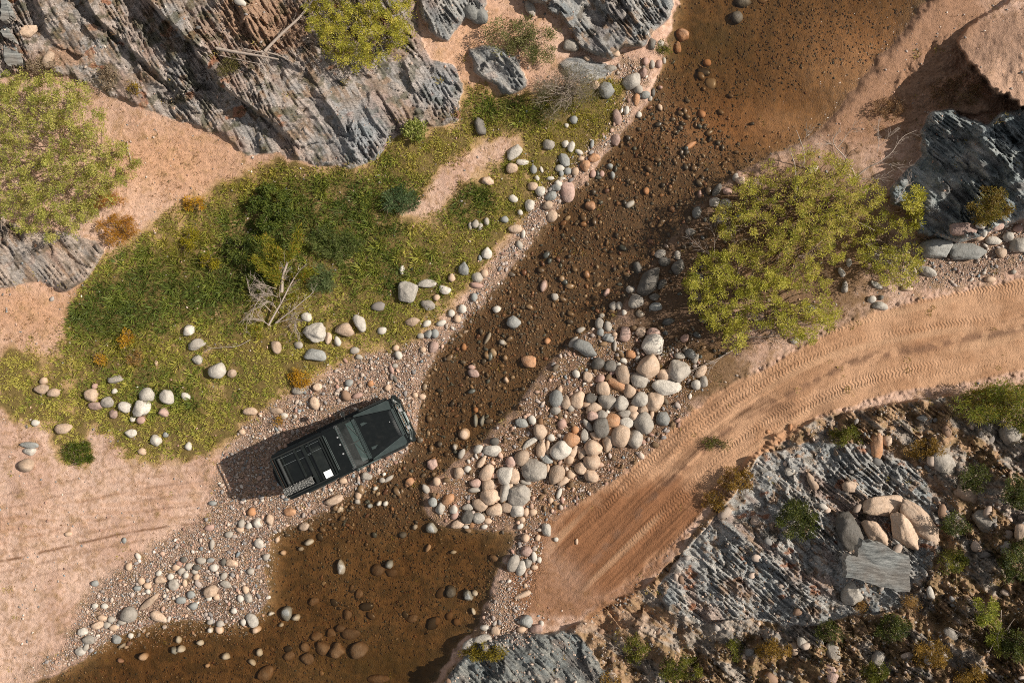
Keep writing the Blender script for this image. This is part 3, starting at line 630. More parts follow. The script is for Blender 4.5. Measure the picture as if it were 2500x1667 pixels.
S10 = """1215 525 38 36 0 bM|1100 518 18 18 0 g|345 515 34 26 20 t|378 622 32 20 20 w|200 695 18 16 0 t|322 668 18 14 0 g|85 725 26 22 30 g|35 635 24 34 30 g|108 470 26 38 0 t|25 490 30 32 0 w|245 420 40 26 0 o|225 1112 34 48 0 b|287 1138 28 22 0 w|187 1186 16 14 0 w|600 790 26 48 8 wA|925 775 26 28 0 bA|1190 665 14 28 -30 t|1362 690 22 12 0 w|1645 737 34 24 0 o|1465 985 34 36 0 bA|1510 970 20 18 0 w|1345 960 34 38 0 k|1015 575 28 22 0 k|720 975 26 30 0 o|640 1118 30 34 0 o|1333 1125 26 28 0 o|410 1028 34 28 -10 o|1500 1095 12 24 30 w|1580 1210 34 20 0 w|1652 1225 28 28 0 t|1560 1285 62 28 5 wA|1475 1320 52 32 25 wA|85 1520 60 46 30 o|850 1560 74 30 0 o|40 1375 20 26 0 w|545 340 64 28 25 tA|715 300 22 30 -20 t|770 175 36 26 -20 g|610 205 26 20 0 t|708 345 18 20 0 g|920 190 40 16 30 gA|830 255 18 16 0 w|875 200 22 18 0 g|1175 258 22 34 35 g|1065 212 28 28 0 o|1250 210 22 26 0 t|1220 95 34 38 0 rA|1400 152 30 34 0 t|1460 125 22 20 0 w|855 360 18 18 0 w|900 360 18 18 0 w|793 375 18 16 0 b|1220 348 28 28 0 b|1325 335 42 32 20 o|1275 390 26 36 -20 g|1365 400 24 28 0 w|1463 385 36 22 0 g|1460 445 38 42 0 kA|1545 372 50 34 -25 t|1617 310 62 50 0 tA|1600 232 38 34 0 t|1515 220 36 26 0 r|1508 265 38 18 10 g|1592 150 40 54 -15 t|1712 162 50 60 -30 wA|1722 282 34 68 -10 wA|1645 405 50 38 10 t|1735 385 42 30 0 t|1537 458 36 34 0 w|1390 500 38 24 10 t|1375 440 20 30 -30 r|1600 478 24 18 0 t|1450 520 22 12 0 w|1625 10 52 26 0 w|1455 490 28 12 0 t|1575 518 20 14 0 w|1560 70 18 46 -30 t|1420 20 20 36 -25 g|1750 75 28 26 0 r|1780 170 34 44 0 t|1780 410 28 42 0 t|120 1110 20 14 0 w|160 605 16 20 0 t|470 1350 48 46 0 o|570 1360 52 52 0 o|720 1360 60 58 0 o|660 1250 62 36 0 o|360 1420 46 40 0 o|430 1265 38 32 0 o|345 1340 34 32 0 o|240 1400 36 30 0 o|590 1210 34 26 0 o|530 1240 30 28 0 o|1080 1145 40 26 10 o|1385 1170 24 26 0 o|1250 1160 24 28 0 o|850 810 48 40 20 o|940 830 40 28 0 o"""
S7 = """50 25 46 28 0 t|105 62 14 28 0 w|80 133 22 26 0 g|968 385 104 62 50 k|875 520 50 46 0 g|1165 285 46 38 40 k|1040 195 36 30 0 g|1070 250 38 28 0 k|885 290 28 42 0 k|1160 205 20 30 10 g|1250 45 32 24 0 g|1010 555 42 28 0 b|1000 490 36 24 0 k|320 490 24 24 0 g|40 665 44 42 -20 bA|245 415 24 40 -20 r|675 460 16 30 -30 r|715 552 24 30 0 g|625 678 26 40 0 g|685 690 22 30 0 g|730 757 18 24 0 t|688 770 36 26 0 b|500 715 30 20 10 g|1000 735 42 30 -20 r|905 730 30 32 0 t|800 745 32 44 0 r|985 815 64 62 0 w|140 928 52 40 -20 o|450 800 22 40 -35 g|530 840 76 40 -30 bA|730 820 12 34 0 g|270 790 22 22 0 o|955 968 68 78 0 t|1172 998 66 64 -20 gA|1073 1023 46 34 0 t|895 1055 52 46 -10 g|790 1022 48 60 0 t|765 1095 84 30 -32 oA|833 1130 36 44 0 t|648 1118 40 44 20 t|1082 1108 86 48 -8 w|1005 1198 50 64 -20 t|902 1190 50 46 0 w|772 1215 46 46 0 wA|682 1210 60 46 -30 g|475 1192 44 52 0 t|330 1183 40 50 0 b|395 1208 32 42 10 t|325 1265 30 26 0 g|590 1245 46 32 0 t|925 1258 30 28 0 t|855 1255 30 24 0 t|800 1290 42 24 0 g|862 1305 32 34 0 t|710 1332 48 42 0 o|645 1295 34 30 0 g|585 1300 36 32 0 r|930 1352 56 58 40 gA|1060 1318 40 42 -20 bA|985 1300 14 32 0 t|810 1348 44 36 0 w|637 1382 46 58 15 k|695 1405 24 32 0 o|545 1365 18 42 40 g|770 1438 54 68 -20 t|868 1458 48 56 -10 g|222 1412 40 46 0 t|435 1465 48 44 0 o|520 1430 24 36 0 g|165 1330 24 28 0 w|95 1350 38 26 0 b|370 1355 26 28 0 r|460 1395 22 24 0 o|155 1480 62 18 35 wA|225 1530 28 54 0 t|270 1520 16 46 0 t|360 1535 64 56 0 w|585 1525 54 50 0 t|680 1490 28 54 0 t|615 945 38 36 0 k|755 960 18 20 0 w|720 1000 38 14 40 r|545 1035 28 32 0 t|465 1015 24 24 0 w|630 1050 28 26 0 r|790 925 22 16 0 w|840 880 30 24 -20 o|565 1180 36 30 0 k|355 1125 16 22 0 t|355 1232 20 22 0 r|1285 1090 28 30 0 w|1340 1070 26 36 -10 g|1320 1000 28 44 -30 t|1285 910 18 32 -35 gA|600 1440 36 22 -20 t|295 1450 24 22 0 w|450 1550 20 44 -30 t|510 1555 22 40 -25 t|1210 770 30 22 40 r|1180 890 36 20 0 g|630 730 20 24 0 b|640 620 22 20 0 g|760 550 22 26 0 g|795 595 16 18 0 w|840 440 32 26 0 g|1050 400 40 24 40 k|550 1270 16 20 0 t|540 1220 30 22 20 t|430 1250 24 22 0 g|700 960 36 34 0 k|885 910 14 18 0 g"""
S11 = """180 135 76 68 0 gA|332 165 44 60 -20 t|95 50 44 46 0 t|40 185 28 38 0 t|432 157 26 28 0 t|495 118 36 36 0 t|575 80 50 46 0 t|570 165 42 42 0 t|380 205 42 20 30 t|77 300 66 62 0 gA|60 405 44 46 0 w|122 420 18 26 0 t|172 420 24 20 0 t|10 385 28 26 0 w|95 470 20 18 0 t|422 62 26 26 0 t|275 120 16 28 0 t|270 60 36 24 -30 bA|230 20 18 36 0 w|120 215 34 16 -10 g|5 250 26 46 0 t|265 540 30 42 10 w|85 515 22 16 30 w|128 685 36 32 0 r|38 765 36 58 -20 g|88 800 34 50 -25 w|138 765 28 30 20 g|180 722 18 34 0 w|120 595 26 26 0 t|205 595 18 22 0 t|182 795 22 16 0 t|125 1165 42 38 0 bA|192 1218 42 28 10 r|350 290 14 34 -20 w|293 340 16 20 0 t|470 620 10 20 0 t|90 1222 30 20 0 t|100 985 56 18 20 t|500 20 18 36 20 t|22 75 28 32 0 r|213 745 16 20 0 w|330 605 16 14 0 w|230 1180 14 20 0 w|395 50 12 30 0 t|120 920 12 14 0 t"""
S3 = """1193 238 46 46 0 o|1160 325 22 40 0 o|540 400 22 16 -30 t|845 560 62 46 25 wA|672 618 50 52 0 bA|600 583 26 28 0 t|1040 300 28 22 0 g|985 300 24 36 0 k|925 500 26 32 0 r|940 420 20 26 0 r|985 440 18 30 0 g|1030 440 24 28 0 r|1068 415 14 22 0 g|890 615 28 26 0 g|937 650 32 26 0 b|880 680 22 40 0 o|970 675 16 16 0 g|993 635 14 28 0 k|1040 600 16 14 0 r|1040 735 14 24 30 t|748 800 30 52 0 r|810 755 18 28 0 w|895 785 18 20 0 w|735 960 30 36 0 r|448 822 26 26 0 b|400 860 14 14 0 w|280 988 38 34 0 g|390 985 24 24 0 w|430 1005 24 34 -20 w|385 1095 32 46 35 bA|590 1080 38 28 0 o|527 1135 34 36 0 o|42 1045 56 34 38 wA|100 1110 42 20 0 w|28 1150 36 32 0 t|175 1160 22 28 0 b|355 1150 30 24 0 w|410 1170 26 22 0 b|365 1185 16 22 0 b|460 1175 22 28 0 t|345 1255 26 24 0 w|410 1305 44 74 0 r|292 1340 38 32 0 b|220 1310 32 32 0 w|170 1275 34 26 0 t|35 1360 32 22 -20 w|150 1405 32 38 0 w|270 1405 32 28 0 t|300 1478 36 38 0 t|85 1452 18 18 0 w|325 1280 34 24 0 b|290 1220 24 12 0 w|370 1220 22 10 0 w|640 1190 18 22 0 r|580 1190 20 24 0 r|695 1140 22 20 0 b|717 1200 16 26 0 b|562 1408 34 32 0 o|835 1395 34 22 40 g|1245 995 42 18 35 o|1325 780 24 26 0 o|1590 1235 32 26 -20 t|1700 1262 36 38 0 r|1555 1215 20 28 0 g|1500 1310 30 24 0 r|1430 1300 22 46 -30 k|1415 1385 36 32 20 g|1490 1395 38 32 0 g|1455 1490 48 44 0 k|1310 1330 14 26 0 r|945 1308 20 24 0 o|1565 120 40 42 0 k|1605 20 54 32 0 k|1360 430 28 22 0 o|575 985 14 30 0 b|485 1040 26 16 -30 w|500 1085 22 16 0 t|740 370 26 20 0 t|700 470 40 22 0 g|200 1220 14 18 30 w|230 1160 10 22 20 w|150 60 56 30 -60 g|430 310 50 40 0 g"""
S6 = """1592 190 34 38 0 w|1433 297 32 42 0 bA|1545 225 14 20 0 b|1012 305 16 32 0 w|1045 458 62 66 -20 wA|1183 397 60 28 0 wA|1352 358 24 28 0 t|1303 445 40 26 -20 w|1188 545 50 34 -25 gA|1083 660 48 30 0 tA|1250 495 22 22 0 t|1527 355 38 34 0 g|1575 330 24 26 0 t|1505 492 22 28 0 b|1425 572 26 28 0 w|1390 640 24 26 0 t|1660 575 30 24 0 w|727 665 62 34 -58 wA|622 712 60 44 -10 tA|418 738 70 62 20 wA|360 627 32 30 0 w|508 772 24 38 0 t|572 790 22 34 15 w|875 720 32 24 20 w|420 885 70 40 0 bA|155 835 30 42 10 t|305 820 30 24 0 g|305 1128 42 26 8 g|413 1215 30 42 10 t|435 1105 30 26 0 t|152 1268 42 20 0 t|200 1302 30 20 0 w|988 888 26 28 0 w|690 855 30 24 0 g|720 900 24 18 0 g|965 960 20 16 0 g|650 1078 26 24 0 b|797 1083 20 22 0 o|940 985 14 30 20 r|965 1050 12 28 30 k|705 1165 36 18 20 r|1230 835 28 38 -20 r|1595 775 14 44 -30 g|1700 800 28 18 -15 g|1500 1010 40 26 -20 r|1487 968 26 18 0 r|1190 745 28 28 0 b|1515 1260 18 20 0 o|1515 1335 16 44 0 b|1560 1335 16 38 -10 b|1435 1425 40 38 0 t|1630 1540 52 32 0 w|1535 1530 30 26 0 w|1645 1475 28 22 0 k|1725 1055 18 22 0 t|1435 830 18 24 0 o|970 838 22 20 0 t|1520 410 42 18 -10 r|1375 1515 18 22 0 g|915 1110 18 22 -30 t|1100 1160 22 18 0 t|1150 1170 26 20 0 t|1280 670 34 20 30 w|1350 600 22 24 0 w|1235 740 26 30 0 b|1180 670 30 22 20 w|1140 755 24 18 0 g|1155 850 20 18 0 t"""
S8 = """775 213 30 28 0 w|597 255 18 28 0 w|730 280 24 20 0 r|1130 315 62 28 -25 wA|785 410 46 18 -32 wA|568 420 22 38 -10 g|752 508 28 24 0 w|812 550 50 26 -8 w|815 495 16 16 0 k|990 430 38 20 0 t|1190 150 92 66 0 bA|1400 180 118 52 0 bA|1635 190 38 32 0 t|1760 135 52 46 0 wA|1585 105 50 26 -10 w|1480 88 34 20 0 t|1680 75 30 30 0 w|1520 50 16 30 0 w|1370 28 82 38 0 rA|220 790 28 20 0 w|1700 1440 56 84 35 gA|785 1500 40 96 0 oA|862 1468 36 36 0 tA|195 1380 12 22 0 o|40 1410 12 12 0 o|545 320 18 34 30 w|860 240 30 26 0 w|1560 370 36 20 0 t|1500 1 30 20 0 w|1720 320 18 14 0 g|1610 10 34 26 0 r|1750 20 30 24 0 r"""
S12 = """965 565 62 128 28 tA|1075 490 72 168 38 tA|775 560 50 92 38 tA|835 375 130 62 0 tA|590 540 80 110 10 kA|625 975 60 68 0 wA|490 1390 42 80 10 gA|795 1410 44 44 0 gA|215 1350 34 38 0 tA|480 1520 34 60 10 rA|610 245 50 34 -10 tA|1775 560 40 50 0 tA|345 205 26 60 30 tA|1240 90 60 90 40 gA|1400 300 70 110 40 tA|1530 480 60 70 20 gA|1660 660 50 40 0 gA|190 140 34 30 0 wA|1150 970 20 40 20 wA|650 1100 40 24 0 gA|730 1510 50 24 0 gA|1290 1250 50 30 -40 gA|420 380 30 18 -20 wA|270 1310 26 34 0 gA|1100 1395 26 18 0 wA"""
S1 = """190 215 60 30 25 tA|325 410 30 50 -20 tA|1640 15 36 20 -20 wA"""
S2 = """1545 865 34 60 20 kA|1600 1238 40 26 -15 tA|1478 1545 16 26 0 g|1512 1530 24 28 0 g|1548 1545 16 26 0 g|1590 1515 18 26 0 g|1712 1500 26 22 0 b|1765 1350 22 18 0 w|1480 85 50 40 -20 bA|1540 110 60 50 -30 bA"""
TILES = [(0, 0, S1), (620, 0, S2), (0, 550, S5), (0, 1100, S9), (620, 1100, S10), (1240, 550, S7), (1240, 1100, S11), (1240, 0, S3), (620, 550, S6), (1860, 550, S8), (1860, 1100, S12)]
STONES = []
for ox, oy, txt in TILES:
    for row in txt.split("|"):
        a = row.split(); x, y, rx, ry, an = map(float, a[:5]); k = a[5]
        STONES.append(dict(x=ox+x/2.8, y=oy+y/2.8, rx=rx/2.8, ry=ry/2.8, an=an, c=k[0], ang='A' in k))
for s in STONES:
    if s['c'] == 'o' and float(hgt(s['x'], s['y'])) < WATER_Z-.05 and s['y'] > 1250: s['c'] = 'm'
STONES.sort(key=lambda s: -s["rx"]*s["ry"])
NBIG = 298
def zone(x, y):
    r = float(samp(M_RIVER, np.array([x]), np.array([y]))[0]); isl = float(samp(M_ISL, np.array([x]), np.array([y]))[0])
    g = float(samp(M_GRASS, np.array([x]), np.array([y]))[0]); tk = float(samp(M_TRACK, np.array([x]), np.array([y]))[0])
    hl = float(samp(M_HILL, np.array([x]), np.array([y]))[0])
    if tk > .5: return "lying on the dirt track"
    if x < 1150 and y < 430 and max(float(samp(m, np.array([x]), np.array([y]))[0]) for m in M_ROCK[:4]) > .3: return "on the upper left cliff"
    if x > 2150 and y < 480: return "on the blue rock at the right edge"
    if x < 1330 and y < 150: return "on sandy ground between the top rocks"
    if hl > .5: return "on the rocky slope below the track" if x > 1800 else "by the dark slate at the bottom edge"
    if x > 1950 and y > 450: return "at the right edge above the track" if x > 2220 else "between the large bush and the track"
    if r > .5 and isl < .5:
        if y > 1230: return "in the brown pool at the bottom"
        if x > 1500 and y < 420: return "in the brown water at the top"
        if y < 620: return "in the shallow creek above the bend"
        return "in the dark creek below the large bush" if x > 1250 or y < 900 else "in the creek ahead of the vehicle"
    if isl > .4:
        if x < 1290 and y < 1090: return "on the fine gravel west of the boulder pile"
        if y < 960: return "in the upper boulder pile by the bush"
        if y < 1090: return "in the middle of the boulder pile"
        return "at the lower end of the boulder pile"
    if x > 1550 and y > 480: return "under the large bush"
    if g > .45:
        if x < 700: return "on the lower grass bank" if y > 900 else "among grass near the bushes"
        if x < 1000: return "in grass by the dead tree"
        if y > 560: return "on the grass bank by the creek"
        return "in the upper grass by the creek"
    if x > 1180 and y > 1180: return "on gravel between pool and track"
    if y > 1250: return "on the gravel bar by the pool" if x > 150 else "on the sand at lower left"
    if y > 1170: return "on the gravel behind the vehicle"
    if y > 880: return "beside the vehicle" if x > 520 else "on the sandy ground at left"
    if x > 1250: return "on the shore under the rock headland" if y < 330 else "on the left shore of the creek"
    return "along the pebbly left shore"
def size_word(s):
    r = math.sqrt(s["rx"]*s["ry"])
    return "huge" if r > 32 else "large" if r > 19 else "medium" if r > 13 else "small"
def shape_word(s):
    e = max(s["rx"], s["ry"])/min(s["rx"], s["ry"])
    if s["ang"]: return "long angular" if e > 1.7 else "angular"
    return "elongated" if e > 1.5 else "oval" if e > 1.18 else "round"
ORD = ["leftmost", "second from left", "third from left", "fourth from left", "fifth from left", "sixth from left", "seventh from left", "eighth from left", "ninth from left", "tenth from left", "eleventh from left", "twelfth from left"]
big = STONES[:NBIG]
fam = {}
for s in big:
    s["desc"] = "%s %s %s stone" % (size_word(s), TNAME[s["c"]], shape_word(s)); s["zone"] = zone(s["x"], s["y"])
    fam.setdefault((s["desc"], s["zone"]), []).append(s)
for (d, z), l in fam.items():
    l.sort(key=lambda s: s["x"])
    for i, s in enumerate(l):
        if len(l) == 1: s["label"] = "%s %s" % (d, z)
        else: s["label"] = "%s %s, %s %s" % ((ORD[i] if i < len(l)-1 else "rightmost").replace(" from left", ""), d, z, "" if i in (0, len(l)-1) else "from left"); s["label"] = s["label"].strip().rstrip(",")
_bigxy = np.array([(s["x"], s["y"], max(s["rx"], s["ry"])) for s in STONES])
def stone_geom(s, sub, rng):
    v, f = ICO[sub]; p = stone_shape(v, rng, s["ang"])
    g_ = 1.2 if float(samp(M_ISL, np.array([s['x']]), np.array([s['y']]))[0]) > .3 else 1.10; rx, ry = g_*s["rx"]/PXM, g_*s["ry"]/PXM; rz = min(rx, ry)*rng.uniform(.72, .9)
    z0 = float(hgt(s["x"], s["y"]))
    inwater = z0 < WATER_Z-.03
    if inwater and s["c"] not in "okm": rz = min(max(rz, (WATER_Z-z0+.035)/1.35), 1.25*min(rx, ry))
    if s['c'] == 'm': rz = min(rz, .55*min(rx, ry))
    zc = z0+rz*(.30 if not inwater else .35 if s['c'] != 'm' else .1)
    p = p*np.array([rx, ry, rz])
    a = R(s["an"]); ca, sa = math.cos(a), math.sin(a)
    p = np.stack([p[:, 0]*ca-p[:, 1]*sa, p[:, 0]*sa+p[:, 1]*ca, p[:, 2]], 1)
    return p, f, W(s["x"], s["y"], zc)
for i, s in enumerate(big):
    rng = np.random.default_rng(1000+i)
    p, f, loc = stone_geom(s, 4 if s["rx"]*s["ry"] > 500 else 3, rng)
    nm = "boulder" if math.sqrt(s["rx"]*s["ry"]) > 17 else "stone"
    o = np_mesh(nm, p, f, SMAT[s["c"]]); o.location = loc
    tag(o, s["label"], "boulder" if nm == "boulder" else "stone", "loose creek stones and boulders")

# the tall thin slabs: a pale-edged grey slab on the slope and two upright plates by the track
def slab(name, corners, z, th, mat, label, tilt=(0, 0), cat="rock slab"):
    bm = bmesh.new(); rng = random.Random(5)
    pts = [np.array(W(x, y, z)) for x, y in corners]; c = sum(pts)/len(pts)
    ring = []
    for a, b in zip(pts, pts[1:]+pts[:1]):
        for t in np.linspace(0, 1, 7)[:-1]:
            q = a+(b-a)*t+np.array([rng.uniform(-.045, .045), rng.uniform(-.045, .045), 0]); ring.append(q-c)
    top = [bm.verts.new((q[0]*.98, q[1]*.98, q[0]*tilt[0]+q[1]*tilt[1])) for q in ring]
    bot = [bm.verts.new((q[0]*1.02+(.07 if q[0] > .9 else 0), q[1]*1.02, q[0]*tilt[0]+q[1]*tilt[1]-th)) for q in ring]
    bm.faces.new(top); bm.faces.new(bot[::-1]); n = len(ring)
    for i in range(n): bm.faces.new((top[i], bot[i], bot[(i+1) % n], top[(i+1) % n]))
    bmesh.ops.recalc_face_normals(bm, faces=bm.faces[:])
    me = bpy.data.meshes.new(name); bm.to_mesh(me); bm.free()
    cc = np.tile(A(136,142,146), (len(me.vertices), 1)); a = me.color_attributes.new("Col", 'FLOAT_COLOR', 'POINT')
    a.data.foreach_set("color", np.concatenate([cc, np.ones((len(cc), 1))], 1).astype(np.float32).ravel())
    o = link_mesh(name, me, mat); o.location = c
    return tag(o, label, cat, None, 'thing')
def mat_slab():
    t = NT("slate_slab"); tc = t.n("ShaderNodeTexCoord").outputs["Object"]
    mp = t.n("ShaderNodeMapping"); mp.inputs["Rotation"].default_value = (0, 0, R(14)); mp.inputs["Scale"].default_value = (.8, 7, 4); t.l(tc, mp.inputs[0])
    a = t.noise(1.6, 7, mp.outputs[0], .7); b = t.noise(1.2, 2, tc)
    c = t.mix(t.maprange(a, .32, .66, 0, 1), tuple(A(66,70,70))+(1,), tuple(A(196,196,190))+(1,))
    c = t.mix(t.maprange(b, .45, .65, 0, .45), c, tuple(A(150,132,116))+(1,))
    t.l(c, t.b.inputs["Base Color"]); setp(t.b, Roughness=.7); t.l(t.bump(a, .06), t.b.inputs["Normal"]); return t.m
M_SLAB = mat_slab()
def T12(x, y): return (1860+x/2.8, 1100+y/2.8)
def T1(x, y): return (x/2.8, y/2.8)
slab("flat_rock", [T1(25, 300), T1(60, 262), T1(110, 330), T1(160, 420), T1(120, 445), T1(30, 440)], float(hgt(*T1(85, 360)))+.22, .16, M_SLAB, "pale greenish grey slab at the left edge above the olive bush", (.1, .05))
slab("flat_rock", [T1(0, 180), T1(40, 178), T1(110, 290), T1(70, 285), T1(0, 215)], float(hgt(*T1(50, 230)))+.20, .14, M_SLAB, "narrow pale slab at the left edge of the upper left cliff", (.1, .05))
slab("flat_rock", [T1(0, 0), T1(45, 0), T1(85, 110), T1(50, 140), T1(0, 135)], float(hgt(*T1(40, 70)))+.20, .16, M_SLAB, "pale grey slab in the upper left corner of the picture", (.1, .05))
_zs = float(hgt(*T12(800, 780)))
slab("flat_rock", [T12(600, 735), T12(668, 728), T12(690, 615), T12(800, 635), T12(985, 712), T12(978, 955), T12(850, 940), T12(605, 885)], _zs+.75, .22, M_SLAB,
     "big squarish grey slab with a sunlit right edge on the rocky slope", (.30, .05))
def T8(x, y): return (1860+x/2.8, 550+y/2.8)

# ---- loose gravel and the cobbles of the bed: too many to count
def scatter(n, mask_fn, rmin, rmax, power, sub, cols, wts, rng, flat=.7, sink=.3, zfn=None, x0=-90, x1=2590, y0=-90, y1=1757):
    xs = rng.uniform(x0, x1, n); ys = rng.uniform(y0, y1, n)
    pr = mask_fn(xs, ys); keep = rng.uniform(size=n) < pr; xs, ys = xs[keep], ys[keep]; m = len(xs)
    r = rmin+(rmax-rmin)*rng.uniform(size=m)**power
    v, f = ICO[sub]; nv = len(v)
    protos = np.stack([stone_shape(v, rng, k % 2 == 0) for k in range(24)])
    P = protos[rng.integers(0, 24, m)]
    sc = np.stack([r*rng.uniform(.9, 1.5, m), r*rng.uniform(.7, 1.0, m), r*flat*rng.uniform(.7, 1.1, m)], 1)
    P = P*sc[:, None, :]
    a = rng.uniform(0, 6.283, m); ca, sa = np.cos(a)[:, None], np.sin(a)[:, None]
    X = P[..., 0]*ca-P[..., 1]*sa; Y = P[..., 0]*sa+P[..., 1]*ca
    z = hgt(xs, ys)+sc[:, 2]*(1-2*sink); k = (CAMH-z)/CAMH
    cx = (xs-1250)/PXM*k; cy = (833.5-ys)/PXM*k
    V3 = np.stack([X+cx[:, None], Y+cy[:, None], P[..., 2]+z[:, None]], -1).reshape(-1, 3)
    F = (f[None]+(np.arange(m)*nv)[:, None, None]).reshape(-1, 3)
    ci = rng.choice(len(cols), size=m, p=np.array(wts)/sum(wts)); c = np.array([A(*q) for q in cols])[ci]*rng.uniform(.7, 1.25, (m, 1))
    return V3, F, np.repeat(c, nv, 0), m
def merge(name, parts, mat, **tg):
    Vs, Fs, Cs = [], [], []; o = 0
    for v, f, c in [p[:3] for p in parts]: Vs.append(v); Fs.append(f+o); Cs.append(c); o += len(v)
    ob = np_mesh(name, np.concatenate(Vs), np.concatenate(Fs), mat, None, np.clip(np.concatenate(Cs), 0, .8))
    return tag(ob, kind="stuff", **tg)
def clear_of_big(xs, ys, k=.75):
    ok = np.ones(len(xs), bool)
    for i in range(0, len(xs), 20000):
        d = np.hypot(xs[i:i+20000, None]-_bigxy[None, :, 0], ys[i:i+20000, None]-_bigxy[None, :, 1])
        ok[i:i+20000] = ~(d < _bigxy[None, :, 2]*k).any(1)
    return ok
DRYC = [(196,176,160),(176,160,150),(150,142,138),(204,168,146),(168,132,116),(140,146,148),(220,206,192),(184,140,110)]; DRYW = [5,5,4,4,3,1.5,2.5,.7]
WETC = [(136,108,78),(116,92,66),(104,90,74),(142,104,72),(120,84,62),(92,92,84),(164,142,116),(82,70,56)]; WETW = [5,5,3,2,1.5,2,1.2,3]
RW = np.random.default_rng(77)
def m_dry(th=0., extra=None):
    def fn(x, y):
        g = samp(M_GRAV, x, y)+.35*fbm(x/50, y/50, 3, 301); g = sstep(.35+th, 1.0, g)
        rv_ = samp(M_RIVER, x, y)*(1-samp(M_ISL, x, y)); g = g*(rv_ < .55)
        g = np.maximum(g, .5*sstep(.3, .8, samp(M_GRAV, x, y)))*(1-.45*samp(M_ISL, x, y))*(samp(M_TRACK, x, y) < .4)
        return g*np.where(samp(M_GRASS, x, y) > .5, .15, 1)*clear_of_big(x, y)
    return fn
def m_wet(riff_only=False, lo=.0):
    def fn(x, y):
        m = sstep(WATER_Z+.02, WATER_Z-.05, hgt(x, y))*(samp(M_RIVERW, x, y) > .05)
        rf = samp(M_RIFF, x, y)
        sandy = np.clip(blot(x, y, 1680, 290, 130, 60)+blot(x, y, 1950, 230, 190, 90)+blot(x, y, 1600, 60, 90, 60)+blot(x, y, 2150, 60, 130, 130)+blot(x, y, 900, 1540, 170, 50)+blot(x, y, 640, 1270, 40, 90)+blot(x, y, 1160, 1250, 80, 40)+blot(x, y, 300, 1500, 160, 50)+blot(x, y, 1060, 1480, 70, 60), 0, 1)
        return m*np.clip((rf if riff_only else lo+rf+.45*(1-sandy*1.4)), 0, 1)*clear_of_big(x, y)
    return fn
smalls = []
for i, s in enumerate(STONES[NBIG:]):
    p, f, loc = stone_geom(s, 2, np.random.default_rng(5000+i)); smalls.append((p+np.array(loc), f, np.tile(A(*TONE[s["c"]]), (len(p), 1))))
isl_m = lambda x, y: sstep(.3, .7, samp(M_ISL, x, y))*clear_of_big(x, y, .9)
parts = smalls+[scatter(330000, m_dry(), .010, .034, 2.2, 1, DRYC, DRYW, RW, .7, .3)]
parts.append(scatter(22000, m_dry(.1), .03, .085, 2.0, 2, DRYC, DRYW, RW, .7, .25))
parts.append(scatter(7000, isl_m, .04, .12, 1.5, 2, WETC[:4]+DRYC[:5], WETW[:4]+[3]*5, RW, .8, .25))
parts.append(scatter(5000, lambda x, y: sstep(.5, .9, blot(x, y, 420, 1330, 190, 70)+.3*fbm(x/30, y/30, 2, 9))*clear_of_big(x, y), .04, .12, 1.6, 2, DRYC, DRYW, RW, .7, .2))
def m_sandp(x, y): return .5*(samp(M_RIVER, x, y) < .3)*(samp(M_TRACK, x, y) < .3)*(samp(M_HILL, x, y) < .3)*(.35+.65*sstep(-.1, .4, fbm(x/60, y/60, 3, 350)))*clear_of_big(x, y)
parts.append(scatter(30000, m_sandp, .006, .045, 3.5, 1, DRYC, DRYW, RW, .7, .3))
merge("gravel", parts, M_PEB)
m_pool = lambda x, y: m_wet()(x, y)*sstep(.7, .2, samp(M_RIFF, x, y))*sstep(-.1, .5, fbm(x/60, y/60, 3, 330)+1.1*np.clip(blot(x, y, 780, 1440, 150, 70)+blot(x, y, 1600, 190, 60, 80), 0, 1)-.15)
parts = [scatter(200000, m_wet(lo=.1), .014, .045, 1.8, 1, WETC, WETW, RW, .45, .38), scatter(16000, m_wet(True), .04, .08, 1.8, 2, WETC, WETW, RW, .7, .28),
         scatter(4500, m_wet(True), .07, .14, 1.8, 2, WETC, WETW, RW, .75, .25), scatter(2600, m_pool, .08, .24, 1.3, 2, WETC, WETW, RW, .38, .42)]
m_c2 = lambda x, y: sstep(.3, .8, samp(M_COB2, x, y))*clear_of_big(x, y)
parts += [scatter(14000, m_c2, .03, .09, 1.6, 2, WETC, WETW, RW, .8, .2), scatter(1500, m_c2, .09, .2, 1.4, 2, [(120,118,112),(96,94,90),(140,126,110),(104,88,76)], [3,3,2,2], RW, .75, .25)]
merge("river_cobbles", parts, M_WETP)
# broken rock chips on the scrubby slope and at the foot of the outcrops
CHIPC = [(160,150,142),(192,172,156),(130,126,122),(204,180,162),(150,120,98)]
def m_chip(x, y):
    hl = sstep(.4, .7, samp(M_HILL, x, y)); foot = 0
    for m in M_ROCK: foot = np.maximum(foot, np.exp(-((samp(m, x, y)-.35)/.25)**2))
    g = np.maximum(hl*(.25+.75*sstep(-.1, .5, fbm(x/45, y/45, 3, 400))), .3*foot*sstep(0, .4, fbm(x/30, y/30, 2, 401)))
    return g*(samp(M_TRACK, x, y) < .3)*(samp(M_RIVER, x, y) < .3)*clear_of_big(x, y)
merge("rock_rubble", [scatter(90000, m_chip, .014, .05, 2.0, 1, CHIPC, [4,3,4,2,2], RW, .5, .35), scatter(2500, m_chip, .06, .2, 2.4, 2, CHIPC, [4,3,4,2,2], RW, .6, .25)], M_PEB)
